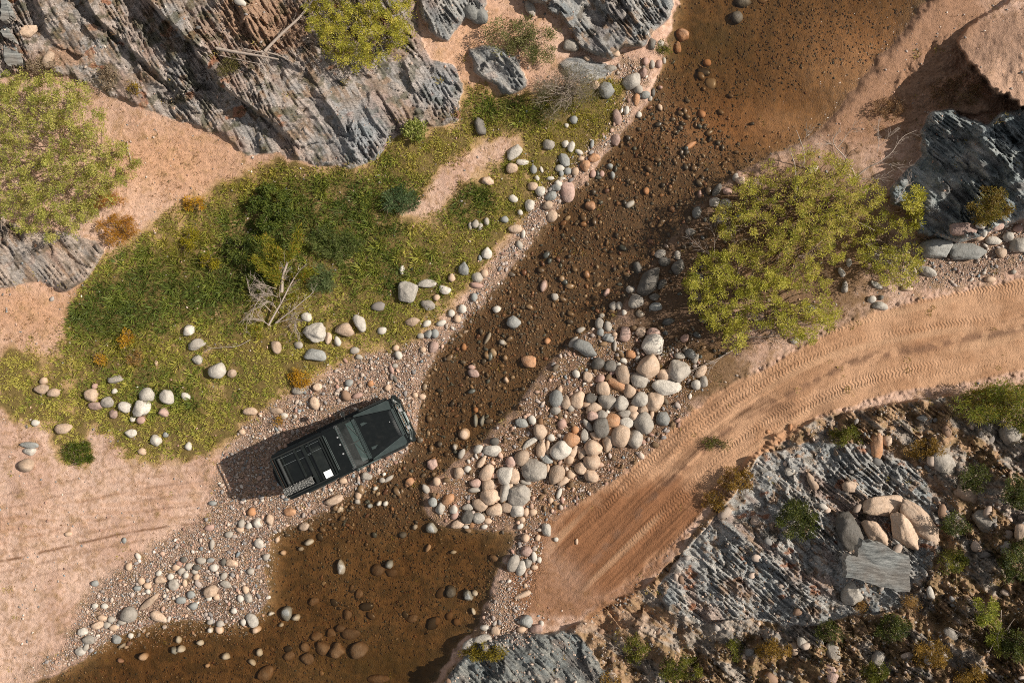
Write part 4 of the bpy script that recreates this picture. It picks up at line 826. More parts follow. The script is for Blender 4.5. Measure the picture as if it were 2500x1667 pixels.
# ------------------------------------------------------------------ vegetation
def mat_leaf(name, trans=.35, rough=.55):
    t = NT(name); c = t.attr("Col", "Color"); setp(t.b, Roughness=rough, Specular_IOR_Level=.3); t.l(c, t.b.inputs["Base Color"])
    tl = t.n("ShaderNodeBsdfTranslucent"); t.l(c, tl.inputs[0]); mx = t.n("ShaderNodeMixShader"); mx.inputs[0].default_value = trans
    t.l(t.b.outputs[0], mx.inputs[1]); t.l(tl.outputs[0], mx.inputs[2]); t.l(mx.outputs[0], t.out.inputs[0]); return t.m
M_LEAF, M_GRASSM = mat_leaf("leaves", .42), mat_leaf("grass_blades", .3)
def mat_bark(name, c1, c2):
    t = NT(name); p = pos(t); t.l(t.mix(t.noise(18, 4, p), tuple(A(*c1))+(1,), tuple(A(*c2))+(1,)), t.b.inputs["Base Color"]); setp(t.b, Roughness=.8)
    t.l(t.bump(t.noise(60, 3, p), .01), t.b.inputs["Normal"]); return t.m
M_DEAD = mat_bark("bleached_wood", (206,190,176), (160,140,126)); M_BARK = mat_bark("bark", (156,134,110), (104,84,66))
def blades(base, dirv, L_, wd, rng, up=.0):
    """triangular blades/leaves: base (n,3), direction (n,3)"""
    n = len(base); d = dirv/np.linalg.norm(dirv, axis=1)[:, None]
    s = np.cross(d, rng.normal(size=(n, 3))*.35+np.array([0, 0, 1.0])); s /= np.maximum(np.linalg.norm(s, axis=1), 1e-4)[:, None]
    L_ = L_[:, None]; wd = wd[:, None]
    mid = base+d*L_*.45
    return np.stack([base, mid+s*wd*.5, base+d*L_+np.array([0, 0, -1.0])*L_*.12*up, mid-s*wd*.5], 1)
def quads_obj(name, Q, c, mat, parent=None):
    n = len(Q); F = np.arange(n*4).reshape(n, 4)
    return np_mesh(name, Q.reshape(-1, 3), F, mat, parent, np.repeat(c, 4, 0), False)
def tubes(name, lines, mat, parent=None, sides=5):
    Vs, Fs = [], []; o = 0
    for pts, r0, r1 in lines:
        pts = np.array(pts, float); n = len(pts); t = np.gradient(pts, axis=0); t /= np.maximum(np.linalg.norm(t, axis=1), 1e-6)[:, None]
        a = np.cross(t, np.array([.3, .2, 1.0])); a /= np.maximum(np.linalg.norm(a, axis=1), 1e-6)[:, None]; b = np.cross(t, a)
        rr = np.linspace(r0, r1, n)[:, None, None]; an = np.arange(sides)*2*math.pi/sides
        ring = pts[:, None]+rr*(np.cos(an)[None, :, None]*a[:, None]+np.sin(an)[None, :, None]*b[:, None])
        Vs.append(ring.reshape(-1, 3)); i = np.arange(n-1)[:, None]*sides; j = np.arange(sides)[None]; j2 = (j+1) % sides
        Fs.append(np.stack([i+j, i+j2, i+sides+j2, i+sides+j], -1).reshape(-1, 4)+o); o += n*sides
    return np_mesh(name, np.concatenate(Vs), np.concatenate(Fs), mat, parent)
def wiggle(a, b, n, amp, rng):
    a, b = np.array(a, float), np.array(b, float); t = np.linspace(0, 1, n)[:, None]; L_ = np.linalg.norm(b-a)
    off = rng.normal(size=3)*amp*L_; off2 = rng.normal(size=3)*amp*L_*.5
    return a+(b-a)*t+off*np.sin(math.pi*t)+off2*np.sin(2*math.pi*t)
SHRUBS = 'shrubs and bushes on both banks'
def crown(name, cat, label, poly, ht, dens, leaf, wd, cols, seed, clr=.20, per=70, gap=.0, fine=1.0, stems=40, scale=DS, group=SHRUBS, bark=None, low=.35, spiky=.0):
    rng = np.random.default_rng(seed); p = np.array(poly, float)*scale
    x0, y0 = p.min(0)-5; x1, y1 = p.max(0)+5; size = min(x1-x0, y1-y0)
    m1 = poly_mask(poly, max(8, size*.07), scale); m2 = poly_mask(poly, max(14, size*.28), scale); mx = m2.max()
    area = float(poly_mask(poly, 0, scale).sum())*(CST/PXM)**2; n = max(6, int(area*dens))
    cx, cy = p.mean(0); zc = float(hgt(cx, cy)); root = np.array(W(cx, cy, zc))
    if cat: parent = empty(name, tuple(root)); tag(parent, label, cat, group)
    xs, ys = rng.uniform(x0, x1, n*8), rng.uniform(y0, y1, n*8)
    q = samp(m1, xs, ys)/max(.05, m1.max())+(.38 if size > 150 else .22)*fbm(xs/30, ys/30, 4, seed)
    k = q > .45
    if gap > 0: k &= (fbm(xs/20, ys/20, 3, seed+3)+.35*rng.normal(size=len(xs)) > -.8+gap)
    if gap > .75: k &= fbm(xs/62, ys/62, 2, seed+31) > -.45
    k0 = (q > .45).mean()+1e-6; n = int(n*(.35+.65*k.mean()/k0)); xs, ys = xs[k][:n], ys[k][:n]
    if len(xs) < 3: xs = cx+rng.normal(size=5)*3; ys = cy+rng.normal(size=5)*3
    n = len(xs)
    t = np.clip(samp(m2, xs, ys)/mx, 0, 1); top = ht*t**.38*(.70+.75*pnoise(xs/24, ys/24, seed+8)+.25*rng.uniform(size=n))
    f = 1-low*rng.uniform(size=n)**1.6*1.2; zg = hgt(xs, ys); z = zg+np.maximum(.06, top*f); kx = (CAMH-z)/CAMH
    cc = np.stack([(xs-1250)/PXM*kx, (833.5-ys)/PXM*kx, z], 1)
    per_ = rng.integers(int(per*.6), int(per*1.4), n); ci = np.repeat(np.arange(n), per_); N = len(ci)
    d = rng.normal(size=(N, 3)); d[:, 2] = np.abs(d[:, 2])*.9+.05; d /= np.linalg.norm(d, axis=1)[:, None]
    cr = clr*rng.uniform(.6, 1.35, n)
    rr = rng.uniform(size=N)**.5; base = cc[ci]+d*(cr[ci]*rr)[:, None]*np.array([1, 1, .75])
    dv = d*.8+rng.normal(size=(N, 3))*.55+np.array([0, 0, .25+spiky])
    Q = blades(base, dv, leaf*rng.uniform(.6, 1.3, N), wd*rng.uniform(.7, 1.3, N), rng, .5)
    pal = np.array([A(*c) for c in cols]); w = rng.uniform(size=n)*(len(pal)-1); w = np.clip(w[ci]+rng.normal(size=N)*.55, 0, len(pal)-1.001)
    i0 = w.astype(int); fr = (w-i0)[:, None]; c = pal[i0]*(1-fr)+pal[i0+1]*fr; c *= rng.uniform(.8, 1.2, (N, 1))
    Q = Q-root
    quads_obj("foliage", Q, np.clip(c, 0, .8), M_LEAF, parent)
    ls = []; sel = rng.permutation(n)[:stems]
    for i in sel:
        st = root+np.array([rng.normal()*.12, rng.normal()*.12, 0]) if size < 200 else root*.35+cc[i]*.65; st[2] = zg[i] if size >= 200 else zc
        end = cc[i]+np.array([0, 0, clr*.5]); pt = wiggle(st, end, 6, .07, rng)-root; ls.append((pt, .011+.006*ht, .004))
        for j in range(3):
            q_ = pt[rng.integers(2, 5)]; ls.append((wiggle(q_, q_+rng.normal(size=3)*np.array([.22, .22, .12])+np.array([0, 0, .08]), 4, .1, rng), .006, .002))
    tubes("branches", ls, bark or M_BARK, parent, 4); return parent
YG = [(142,142,52),(184,180,66),(210,202,78),(224,206,96)]
OLV = [(132,138,62),(172,174,80),(204,200,98),(220,206,128)]
B = lambda *a: a
crown("large_bush", "bush", "largest olive green bush at the left edge below the cliff", [(-60,190),(60,168),(130,172),(200,203),(242,240),(232,290),(282,335),(325,380),(305,425),(245,445),(222,500),(170,538),(120,548),(60,540),(10,505),(-60,500)], 1.25, 84, .07, .020, OLV, 501, .12, 36, .78, stems=90)
crown("large_bush", "bush", "yellow green bush on the cliff at the top edge", [(700,10),(715,-70),(935,-70),(952,20),(945,90),(915,130),(870,155),(830,162),(780,145),(735,108),(712,65)], 1.2, 84, .08, .019, YG, 502, .12, 34, .78, stems=60)
crown("shrub", "bush", "grey olive bush behind the dark rock knob left of the headland", [(1105,62),(1170,42),(1250,55),(1288,95),(1272,138),(1215,152),(1145,122),(1110,100)], .8, 36, .085, .020, [(78,84,44),(112,116,60),(144,144,84),(166,158,110)], 503, .19, 60, .5, stems=40)
crown("wispy_shrub", "bush", "wispy grey feathery shrub beside the flat slab on the left bank", [(1225,215),(1270,165),(1330,158),(1390,170),(1375,215),(1320,250),(1255,275)], 1.0, 30, .17, .010, [(110,104,78),(150,140,112),(178,166,140)], 504, .26, 42, .1, stems=70, spiky=.0, bark=M_DEAD)
LB = [(132,136,50),(178,176,62),(208,200,80),(222,210,104)]
crown("large_bush", "bush", "spreading yellow green bush hanging over the dark creek beside the track", [(1565,640),(1600,590),(1660,575),(1730,600),(1800,640),(1900,680),(1932,712),(1905,750),(1850,790),(1800,775),(1760,745),(1705,755),(1712,815),(1672,805),(1632,748),(1582,695)], 2.1, 84, .085, .024, LB, 505, .13, 32, .80, stems=150)
crown("large_bush", "bush", "tall yellow green bush on the right bank under bare grey branches", [(1640,505),(1668,445),(1730,410),(1790,370),(1835,335),(1885,350),(1950,378),(2020,420),(2035,455),(1985,485),(1962,540),(1935,600),(1905,665),(1820,665),(1740,612),(1665,575)], 2.3, 66, .085, .023, LB+[(178,150,92)], 506, .13, 32, .84, stems=200)
crown("bush", "bush", "rounded bright green bush between the blue rock and the track", [(1985,485),(2050,490),(2100,535),(2118,600),(2100,650),(2045,672),(2000,640),(1972,590),(1958,560)], 1.3, 70, .08, .024, LB, 507, .12, 28, .84, stems=60)
crown("shrub", "bush", "small bright leafy shrub against the dark face of the blue rock", [(2072,455),(2100,428),(2122,432),(2118,470),(2098,505),(2118,520),(2095,540),(2075,510),(2085,480)], .9, 34, .11, .040, LB[1:], 508, .16, 50, .0, stems=14)
crown("shrub", "bush", "ochre green shrub on top of the blue rock at the right edge", [(2222,478),(2262,432),(2300,440),(2325,475),(2300,512),(2240,512)], .7, 34, .09, .026, [(120,96,36),(150,124,44),(128,124,44)], 509, .18, 60, .0, stems=16)
crown("bush", "bush", "feathery green bush at the right edge below the track", [(2182,935),(2225,900),(2300,885),(2360,885),(2420,900),(2420,985),(2330,978),(2250,975),(2200,960)], 1.1, 26, .15, .020, [(96,108,34),(130,142,48),(158,160,60),(168,150,60)], 510, .24, 62, .1, stems=50)
def blob(x, y, rx, ry, seed, n=11):
    r = np.random.default_rng(seed); a = np.linspace(0, 2*math.pi, n, endpoint=False)
    return [(x+rx*math.cos(t)*r.uniform(.7, 1.15), y+ry*math.sin(t)*r.uniform(.7, 1.15)) for t in a]
G1 = [(84,90,30),(118,122,40),(146,140,52)]; G2 = [(122,98,38),(160,124,46),(178,140,60)]; G3 = [(60,70,28),(86,96,38),(112,114,48)]; G4 = [(120,132,44),(156,162,58),(180,178,72)]
PAL_Y = [(188,136,30),(214,164,40),(222,178,60)]; GS = [(150,112,60),(186,144,76),(206,168,104)]
SMALL = [  # x, y, rx, ry, height, palette, label, leaf len, leaf width
 (1942,1000,48,22,.45,G1,"low green shrub left of the upright orange rock",.08,.022),
 (1832,1190,46,52,.6,G3,"dark green shrub on the streaked outcrop below the track",.08,.026),
 (1695,1100,46,34,.4,G2,"ochre shrub at the outer edge of the track bend",.08,.020),
 (1640,1150,28,24,.3,G2,"small ochre tuft between track and streaked outcrop",.08,.018),
 (2335,1290,44,50,.8,G3,"dark green shrub at the right edge beyond the tan boulders",.08,.028),
 (2262,1400,26,36,.8,G4,"bright green sprig on the lower right slope",.09,.024),
 (2290,1462,22,40,.6,G4,"thin bright green plant low on the right slope",.09,.018),
 (2185,1290,34,32,.6,G1,"leafy green shrub right of the big grey slab",.08,.024),
 (2200,1205,32,30,.6,G3,"dark green shrub beyond the cracked tan boulder",.08,.024),
 (1458,1490,28,36,.45,G1,"yellow green shrub just right of the dark slate outcrop",.08,.022),
 (1560,1535,62,34,.6,G1,"broad green shrub at the bottom edge of the slope",.08,.022),
 (1400,1560,26,18,.3,G2,"tiny shrub at the bottom edge on the dark slate",.07,.018),
 (2050,1440,46,30,.6,G3,"dark shrub below the white broken rock",.08,.024),
 (2335,1480,44,40,.6,G3,"dark shrub in the lower right corner",.08,.024),
 (1780,1490,40,26,.4,G2,"ochre shrub low in the middle of the slope",.08,.020),
 (1905,1450,34,24,.4,G3,"small dark shrub left of the dead twigs on the slope",.08,.022),
 (2140,1500,40,34,.5,G2,"rusty shrub near the bottom right",.08,.020),
 (1690,1490,26,22,.35,G1,"little green shrub at the foot of the slope",.08,.020),
 (1972,1390,22,18,.3,GS,"straw coloured tuft directly below the grey slab",.09,.014),
 (2090,1385,24,16,.3,GS,"straw coloured tuft right below the slab corner",.09,.014),
 (2240,1100,36,34,.6,G3,"dark shrub on the upper right slope",.08,.024),
 (2120,1030,50,22,.4,G2,"ochre scrub right of the upright orange rock",.08,.020),
 (2330,1130,34,40,.6,G3,"dark shrub by the right edge above the shrub slope",.08,.024),
 (2010,1545,40,24,.5,G1,"green shrub at the bottom edge right of centre",.08,.020),
 (2230,1550,40,22,.5,G2,"ochre shrub at the bottom edge near the right corner",.08,.020),
 (1112,1497,56,17,.16,[(120,112,30),(164,140,40),(176,160,60)],"yellow green grass cushion on the dark slate outcrop",.11,.016),
 (1520,112,24,18,.25,G1,"low green plant on the shore beside the rock headland",.08,.020),
 (955,300,30,26,.35,[(120,132,56),(170,176,92),(190,192,112)],"pale leafed shrub at the foot of the cliff above the grass",.10,.045),
 (918,462,42,26,.3,[(70,92,54),(104,128,82),(134,150,104)],"blue green fern like tuft in the dark upper grass",.16,.016),
 (620,480,52,54,.5,[(70,86,36),(100,116,46),(128,138,58)],"dark green bush in the middle of the grass",.09,.032),
 (548,575,40,34,.4,[(74,88,38),(106,118,48),(134,140,62)],"dark leafy bush left of the dead tree",.09,.030),
 (590,640,30,50,.4,[(74,88,38),(106,118,48),(134,140,62)],"tall dark leafy bush touching the dead tree on its left",.09,.030),
 (770,560,60,40,.3,[(76,92,40),(110,124,60),(140,148,84)],"tufted dark grass cushion right of the yellow green branches",.13,.016),
 (740,640,40,30,.3,[(84,104,58),(120,138,84),(146,156,104)],"blue green grassy tuft right of the pale dead twigs",.15,.014),
 (445,470,30,20,.3,PAL_Y,"bright yellow flowering tuft at the upper edge of the grass",.09,.018),
 (286,782,20,18,.25,PAL_Y,"yellow flowering tuft, upper of three in the left grass",.09,.018),
 (230,822,17,17,.25,PAL_Y,"yellow flowering tuft, left one of three in the left grass",.09,.018),
 (314,826,20,16,.25,GS,"orange dry tuft, right one of three in the left grass",.09,.018),
 (694,862,26,24,.25,PAL_Y,"yellow tuft under the bluish boulder left of the creek",.09,.018),
 (480,606,24,22,.3,[(150,140,30),(186,170,44)],"lime yellow tuft in the grass left of the dead tree",.09,.018),
 (436,552,26,22,.3,[(150,140,30),(186,170,44)],"lime yellow tuft above the middle of the left grass",.09,.018),
 (275,528,58,36,.35,[(180,124,44),(206,150,60),(190,150,60)],"broad orange dry shrub at the upper left corner of the grass",.10,.016),
 (248,462,38,22,.3,[(186,128,54),(214,160,80)],"orange dry shrub beside the big olive bush",.10,.014),
 (314,200,16,16,.25,[(150,124,30),(180,150,50)],"small mustard plant growing on the cliff",.08,.018),
 (640,962,9,9,.15,PAL_Y,"tiny yellow plant among pebbles near the vehicle",.08,.016),
 (95,150,40,20,.25,[(150,128,104),(186,166,136)],"pale dry cushion plant at the top of the big olive bush",.06,.020),
 (250,180,30,22,.25,[(150,128,104),(186,166,136)],"pale dry cushion plant on the cliff",.06,.020),
 (182,1042,38,26,.2,[(70,90,24),(100,116,36),(120,128,44)],"round bright green grass patch on the sand at lower left",.12,.018),
 (1640,1018,36,16,.10,[(84,92,30),(120,118,48)],"thin strip of green grass between the wheel tracks",.08,.016),
 (520,150,30,22,.3,[(96,92,50),(130,120,70)],"olive tuft under the bleached log on the cliff",.09,.018),
 (2190,215,70,34,.3,[(120,92,72),(160,124,96),(132,112,70)],"brown dry scrub in the shade of the sand bank",.07,.020),
 (2040,250,46,22,.25,[(140,108,76),(178,140,100)],"pale dry scrub on the shore beside the bank shadow",.07,.018),
]
for i, (x, y, rx, ry, ht, pal, lb, ll, lw) in enumerate(SMALL):
    crown("small_plant", "small shrub", lb, blob(x, y, rx, ry, 700+i), ht, 55, ll, lw, pal, 800+i, .12, 46, .0, stems=8, low=.5)

# ---- dead wood
def fan(lines, rng, n, L_, spread=.6, r=.006, sign=None):
    out = []
    for pts, r0, r1 in lines:
        pts = np.array(pts, float)
        for k in range(n):
            t = rng.uniform(.25, 1.0)*(len(pts)-1); i = min(int(t), len(pts)-2); q = pts[i]+(pts[i+1]-pts[i])*(t-i)
            d = pts[i+1]-pts[i]; d /= np.linalg.norm(d); a = rng.uniform(.3, spread)*(rng.choice([-1, 1]) if sign is None else sign)
            e = np.array([d[0]*math.cos(a)-d[1]*math.sin(a), d[0]*math.sin(a)+d[1]*math.cos(a), d[2]+rng.normal()*.2])
            tw = wiggle(q, q+e*L_*rng.uniform(.4, 1.1), 5, .06, rng); out.append((tw, r, .0025))
            for kk in range(2):
                q2 = tw[int(rng.integers(1, 4))]; a2 = a+rng.normal()*.5; e2 = np.array([d[0]*math.cos(a2)-d[1]*math.sin(a2), d[0]*math.sin(a2)+d[1]*math.cos(a2), rng.normal()*.25])
                out.append((wiggle(q2, q2+e2*L_*rng.uniform(.2, .5), 4, .06, rng), r*.6, .002))
    return out
def dead(name, cat, label, tf, polys, rng, n=10, L_=.5, mat=None, spread=.7, extra=None):
    main = []
    for pl, r0, r1, h0, h1 in polys:
        q = [tf(*p_) for p_ in pl]; m = len(q); pts = []
        gz = [float(hgt(x, y)) for x, y in q]; gz = [max(gz)]*m if name == 'bleached_log' else gz
        for j, (x, y) in enumerate(q): z = gz[j]+h0+(h1-h0)*j/(m-1); pts.append(W(x, y, z))
        pts = smooth3(pts); main.append((pts, r0, r1))
    root = np.array(main[0][0][0]); par = empty(name, tuple(root)); tag(par, label, cat, "dead wood and bare branches")
    loc = [(np.array(p_)-root, a, b) for p_, a, b in main]
    for l_ in loc:
        tubes("limb", [l_], mat or M_DEAD, par, 6); tubes("twigs", fan([l_], rng, n, L_, spread), mat or M_DEAD, par, 4)
    return par, root, loc
def smooth3(pts, n=4):
    p = [np.array(q, float) for q in pts]; p = [2*p[0]-p[1]]+p+[2*p[-1]-p[-2]]; out = []
    for i in range(1, len(p)-2):
        for k in range(n):
            t = k/n; a, b, c, d = p[i-1:i+3]; out.append(.5*((2*b)+(-a+c)*t+(2*a-5*b+4*c-d)*t*t+(-a+3*b-3*c+d)*t**3))
    out.append(p[-2]); return out
r_ = np.random.default_rng(91)
ZC = lambda x, y: (560+x/4.613, 520+y/4.613)
par, root, loc = dead("dead_tree", "dead tree", "fallen half dead tree with pale limbs and yellow green foliage in the grass", ZC,
 [([(440,1265),(520,1120),(600,980),(690,800),(790,650),(870,570)], .04, .012, .15, .75), ([(520,1240),(620,1160),(700,1100),(830,990),(950,890)], .034, .010, .15, .6),
  ([(590,890),(600,720),(655,550)], .06, .042, .35, .8), ([(470,1110),(400,1040),(330,980),(230,900),(228,850)], .016, .008, .2, .4), ([(330,980),(250,1100),(205,1190)], .013, .006, .3, .3),
  ([(330,980),(385,910)], .010, .005, .3, .4), ([(530,855),(430,820),(340,790)], .013, .006, .4, .5), ([(545,945),(460,915),(385,900)], .012, .006, .4, .5), ([(470,1275),(380,1220),(320,1190)], .015, .006, .15, .3),
  ([(530,1240),(650,1200),(750,1180)], .014, .006, .2, .4), ([(780,1150),(735,1240),(728,1320)], .010, .005, .3, .2), ([(560,1130),(480,1010),(410,1000)], .012, .005, .3, .4)], r_, 16, .55)
fl = []; col_ = []
for (ax, ay), (bx, by), n, h in [((570,740),(360,240),26,.9),((560,760),(260,480),26,.8),((560,700),(480,330),22,.9),((640,560),(740,380),20,1.0),((740,420),(800,180),18,1.0),((560,800),(330,600),16,.7),((600,560),(560,420),18,1.0),((720,740),(880,640),18,.7),((800,720),(960,650),12,.6),((640,960),(760,900),9,.4),((300,1260),(330,1400),8,.2),((440,500),(600,520),14,.8)]:
    for k in range(n):
        t = k/n+r_.uniform(-.03, .03); x, y = ZC(ax+(bx-ax)*t+r_.normal()*16, ay+(by-ay)*t+r_.normal()*16); z = float(hgt(x, y))+h*(.7+.3*t)
        c = np.array(W(x, y, z)); m = 26; d0 = np.array([bx-ax, -(by-ay), 60.0]); d0 /= np.linalg.norm(d0)
        d = d0+r_.normal(size=(m, 3))*.6; b_ = c+r_.normal(size=(m, 3))*.06
        fl.append(blades(b_-root, d, r_.uniform(.07, .16, m), r_.uniform(.012, .024, m), r_)); pal = [(120,124,34),(160,154,44),(196,170,60),(196,130,50)]
        col_.append(np.array([A(*pal[min(3, int(abs(r_.normal())*1.4))]) for _ in range(m)]))
quads_obj("foliage", np.concatenate(fl), np.concatenate(col_), M_LEAF, par)
DD = lambda x, y: (x*DS, y*DS)
dead("bleached_log", "dead log", "long bleached log with frayed root lying on the cliff", DD, [([(608,118),(632,93),(658,68),(690,38),(722,-4)], .05, .03, .25, .5), ([(498,112),(540,120),(590,128),(640,137)], .06, .03, .2, .3), ([(505,128),(560,140),(610,150)], .02, .01, .15, .2), ([(600,118),(640,128),(668,142)], .03, .012, .25, .2), ([(610,122),(585,118),(560,112)], .03, .015, .3, .3)], r_, 12, .35, None, .5)
ZT = lambda x, y: (1860+x/2.8, y/2.8)
dead("bare_tree", "bare branches", "bare twisted branches reaching over the brown shore above the tall bush", ZT,
 [([(640,1215),(600,1120),(545,1050),(500,1000),(490,950),(540,890)], .028, .008, .5, 1.4), ([(640,1215),(720,1150),(800,1110),(890,1040),(960,940),(1060,890)], .026, .007, .5, 1.0), ([(235,890),(262,960),(290,1050),(285,1130)], .010, .018, 1.6, .9), ([(290,960),(318,905)], .009, .005, 1.3, 1.5),
  ([(195,1040),(225,1130),(230,1220),(240,1290),(220,1370)], .012, .028, 1.6, .6), ([(495,990),(440,982),(390,980)], .010, .005, 1.2, 1.3), ([(820,1115),(880,1130),(940,1150)], .010, .005, .8, .9), ([(640,1215),(750,1228),(850,1215)], .012, .006, .5, .6),
  ([(790,1040),(800,960),(795,820)], .010, .005, .7, .9), ([(620,1160),(560,1120),(520,1120)], .010, .005, .8, 1.0), ([(520,1010),(600,900),(630,880)], .012, .005, 1.2, 1.4), ([(800,1000),(850,960),(880,900)],.008,.004,.6,.8)], r_, 9, .45)
dead("twig_heap", "dead twigs", "tangled heap of grey twigs under the bush beside the track", DD, [([(1700,765),(1760,750),(1830,715),(1880,700)], .02, .006, .3, .6), ([(1690,775),(1780,772),(1860,760)], .018, .006, .2, .4), ([(1740,720),(1800,735),(1900,745)], .014, .006, .5, .5), ([(1640,705),(1700,725),(1740,735)], .012, .006, .6, .5)], r_, 20, .6)
dead("fallen_branch", "dead twigs", "grey fallen branch between the boulder pile and the track", DD, [([(1690,800),(1640,828),(1590,850),(1560,868)], .02, .006, .15, .1), ([(1660,818),(1630,845)], .01, .004, .12, .1)], r_, 14, .4)
dead("bare_twigs", "dead twigs", "bare grey twigs hanging over dark boulders left of the tall bush", DD, [([(1650,600),(1610,570),(1575,540)], .012, .005, .8, .8), ([(1640,590),(1640,540),(1620,500)], .012, .005, .8, .9), ([(1700,590),(1680,540),(1660,500)], .012, .005, .9, 1.0)], r_, 12, .5)
dead("bare_twigs", "dead twigs", "white bare twigs crossing the gap in the right hand bush", DD, [([(2010,530),(1960,505),(1920,495)], .010, .005, 1.0, 1.1), ([(1990,560),(2020,580),(2060,600)], .012, .005, .9, .9), ([(1900,540),(1870,570),(1845,590)], .010, .004, 1.5, 1.5), ([(2060,460),(2080,430),(2095,405)], .010, .004, .6, .8)], r_, 6, .4)
dead("dead_sprig", "dead twigs", "pale curved stick on the sand beside the big olive bush", DD, [([(292,325),(294,345),(300,362),(302,376)], .018, .012, .06, .06)], r_, 2, .25)
dead("dead_sprig", "dead twigs", "thin white stems low on the right slope", DD, [([(2300,1400),(2295,1450),(2270,1500)], .012, .005, .3, .5), ([(2330,1420),(2300,1460)], .008, .004, .4, .5), ([(2180,1440),(2240,1470)], .008, .004, .3, .3)], r_, 6, .35)
dead("fallen_branch", "dead twigs", "leafy fallen branch among grass below the dead tree", DD, [([(575,780),(545,795),(510,798),(480,800)], .014, .006, .15, .2)], r_, 8, .3)

# ---- grass and straw: too many blades to count
def tufts(n, mask_fn, per, L0, L1, wd, palfn, rng, rad=.07, lean=.9, x0=-20, x1=2520, y0=-20, y1=1690):
    xs, ys = rng.uniform(x0, x1, n), rng.uniform(y0, y1, n); pr = mask_fn(xs, ys); k = rng.uniform(size=n) < pr; xs, ys, pr = xs[k], ys[k], pr[k]; n = len(xs)
    z = hgt(xs, ys); kx = (CAMH-z)/CAMH; c = np.stack([(xs-1250)/PXM*kx, (833.5-ys)/PXM*kx, z-.01], 1)
    ci = np.repeat(np.arange(n), per); N = len(ci); a = rng.uniform(0, 6.283, N); r = rad*rng.uniform(size=N)**.5
    b = c[ci]+np.stack([np.cos(a)*r, np.sin(a)*r, 0*a], 1)
    d = np.stack([np.cos(a)*lean*rng.uniform(.2, 1.2, N), np.sin(a)*lean*rng.uniform(.2, 1.2, N), rng.uniform(.35, 1.0, N)], 1)+rng.normal(size=(N, 3))*.15
    lenm = rng.uniform(L0, L1, n)*(.55+.45*pr); Q = blades(b, d, lenm[ci]*rng.uniform(.6, 1.2, N), wd*rng.uniform(.7, 1.3, N), rng, 1.0)
    c = palfn(xs, ys, rng)[ci]*rng.uniform(.82, 1.18, (N, 1)); return Q, np.clip(c, 0, .8)
def dens_map(x, y):
    g = samp(M_GRASS, x+8*fbm(x/30, y/30, 2, 610), y); n = fbm(x/55, y/55, 4, 611)
    return g, n
def patchy(x, y):
    dk = np.clip(blot(x, y, 800, 470, 170, 90)+blot(x, y, 600, 560, 120, 110)+blot(x, y, 440, 650, 180, 110)+blot(x, y, 1090, 470, 60, 60)+blot(x, y, 250, 730, 110, 90)+blot(x, y, 1180, 250, 120, 40)+.8*blot(x, y, 900, 640, 130, 90)+blot(x,y,380,900,190,70)*.7, 0, 1)
    return dk
def m_grass(x, y):
    g, n = dens_map(x, y); dk = patchy(x, y)
    bare = sstep(.18, .42, fbm(x/24, y/24, 3, 613))*(1-dk*.75)
    return sstep(.25, .75, g+.5*n+.15*dk)*(1-.85*bare)*clear_of_big(x, y, .62)
def pal_grass(x, y, rng):
    g, n = dens_map(x, y); dk = patchy(x, y); q = dk+.5*n+rng.normal(size=len(x))*.16
    c = np.zeros((len(x), 3))+A(204,192,96); c = mixc(c, A(176,174,76), sstep(-.1, .35, q)); c = mixc(c, A(130,142,58), sstep(.25, .7, q)); c = mixc(c, A(86,102,44), sstep(.6, 1.1, q)*.8)
    y_ = sstep(.3, .6, fbm(x/20, y/20, 3, 615))*(1-dk*.7); c = mixc(c, A(184,156,84), y_*.6)
    yl = np.clip(blot(x, y, 290, 800, 70, 40)+blot(x, y, 420, 560, 70, 60)+blot(x, y, 560, 420, 110, 40)+blot(x, y, 1330, 300, 70, 80), 0, 1); c = mixc(c, A(168,150,50), yl*.5)
    rim = sstep(.75, .35, g); return mixc(c, A(190,160,98), rim*.6)
rg = np.random.default_rng(66)
q1, c1 = tufts(62000, m_grass, 13, .07, .20, .021, pal_grass, rg, .07, .9)
q2, c2 = tufts(15000, lambda x, y: m_grass(x, y)*sstep(.2, .8, patchy(x, y)+.5*fbm(x/22, y/22, 3, 617)), 22, .20, .40, .026, pal_grass, rg, .09, 1.1)
tag(quads_obj("grass", np.concatenate([q1, q2]), np.concatenate([c1, c2]), M_GRASSM), kind="stuff")
def m_straw(x, y):
    w_ = np.clip(blot(x, y, 400, 400, 150, 90)+blot(x, y, 90, 740, 150, 80)+blot(x, y, 620, 70, 110, 70)+blot(x, y, 1120, 230, 90, 60)+blot(x, y, 1180, 60, 60, 30)+blot(x, y, 1080, 420, 110, 90)*.6+blot(x, y, 60, 950, 70, 90)*.6+blot(x, y, 2060, 290, 60, 50)+.8*blot(x, y, 1860, 560, 180, 190)+blot(x, y, 1650, 880, 90, 40), 0, 1)
    g_ = samp(M_GRASS, x, y); w_ = np.clip(w_+.75*np.exp(-((g_-.25)/.2)**2), 0, 1)
    hl = samp(M_HILL, x, y)*(.25+.75*samp(M_SCRUB, x, y)); rk = 0
    for m in M_ROCK: rk = np.maximum(rk, samp(m, x, y))
    return np.maximum(w_*.8, hl*.9*sstep(-.3, .4, fbm(x/40, y/40, 3, 620)))*(1-.75*sstep(.3, .7, rk))*(samp(M_TRACK, x, y) < .35)*(samp(M_RIVER, x, y) < .4)*sstep(-.4, .3, fbm(x/18, y/18, 3, 621))*clear_of_big(x, y, .7)
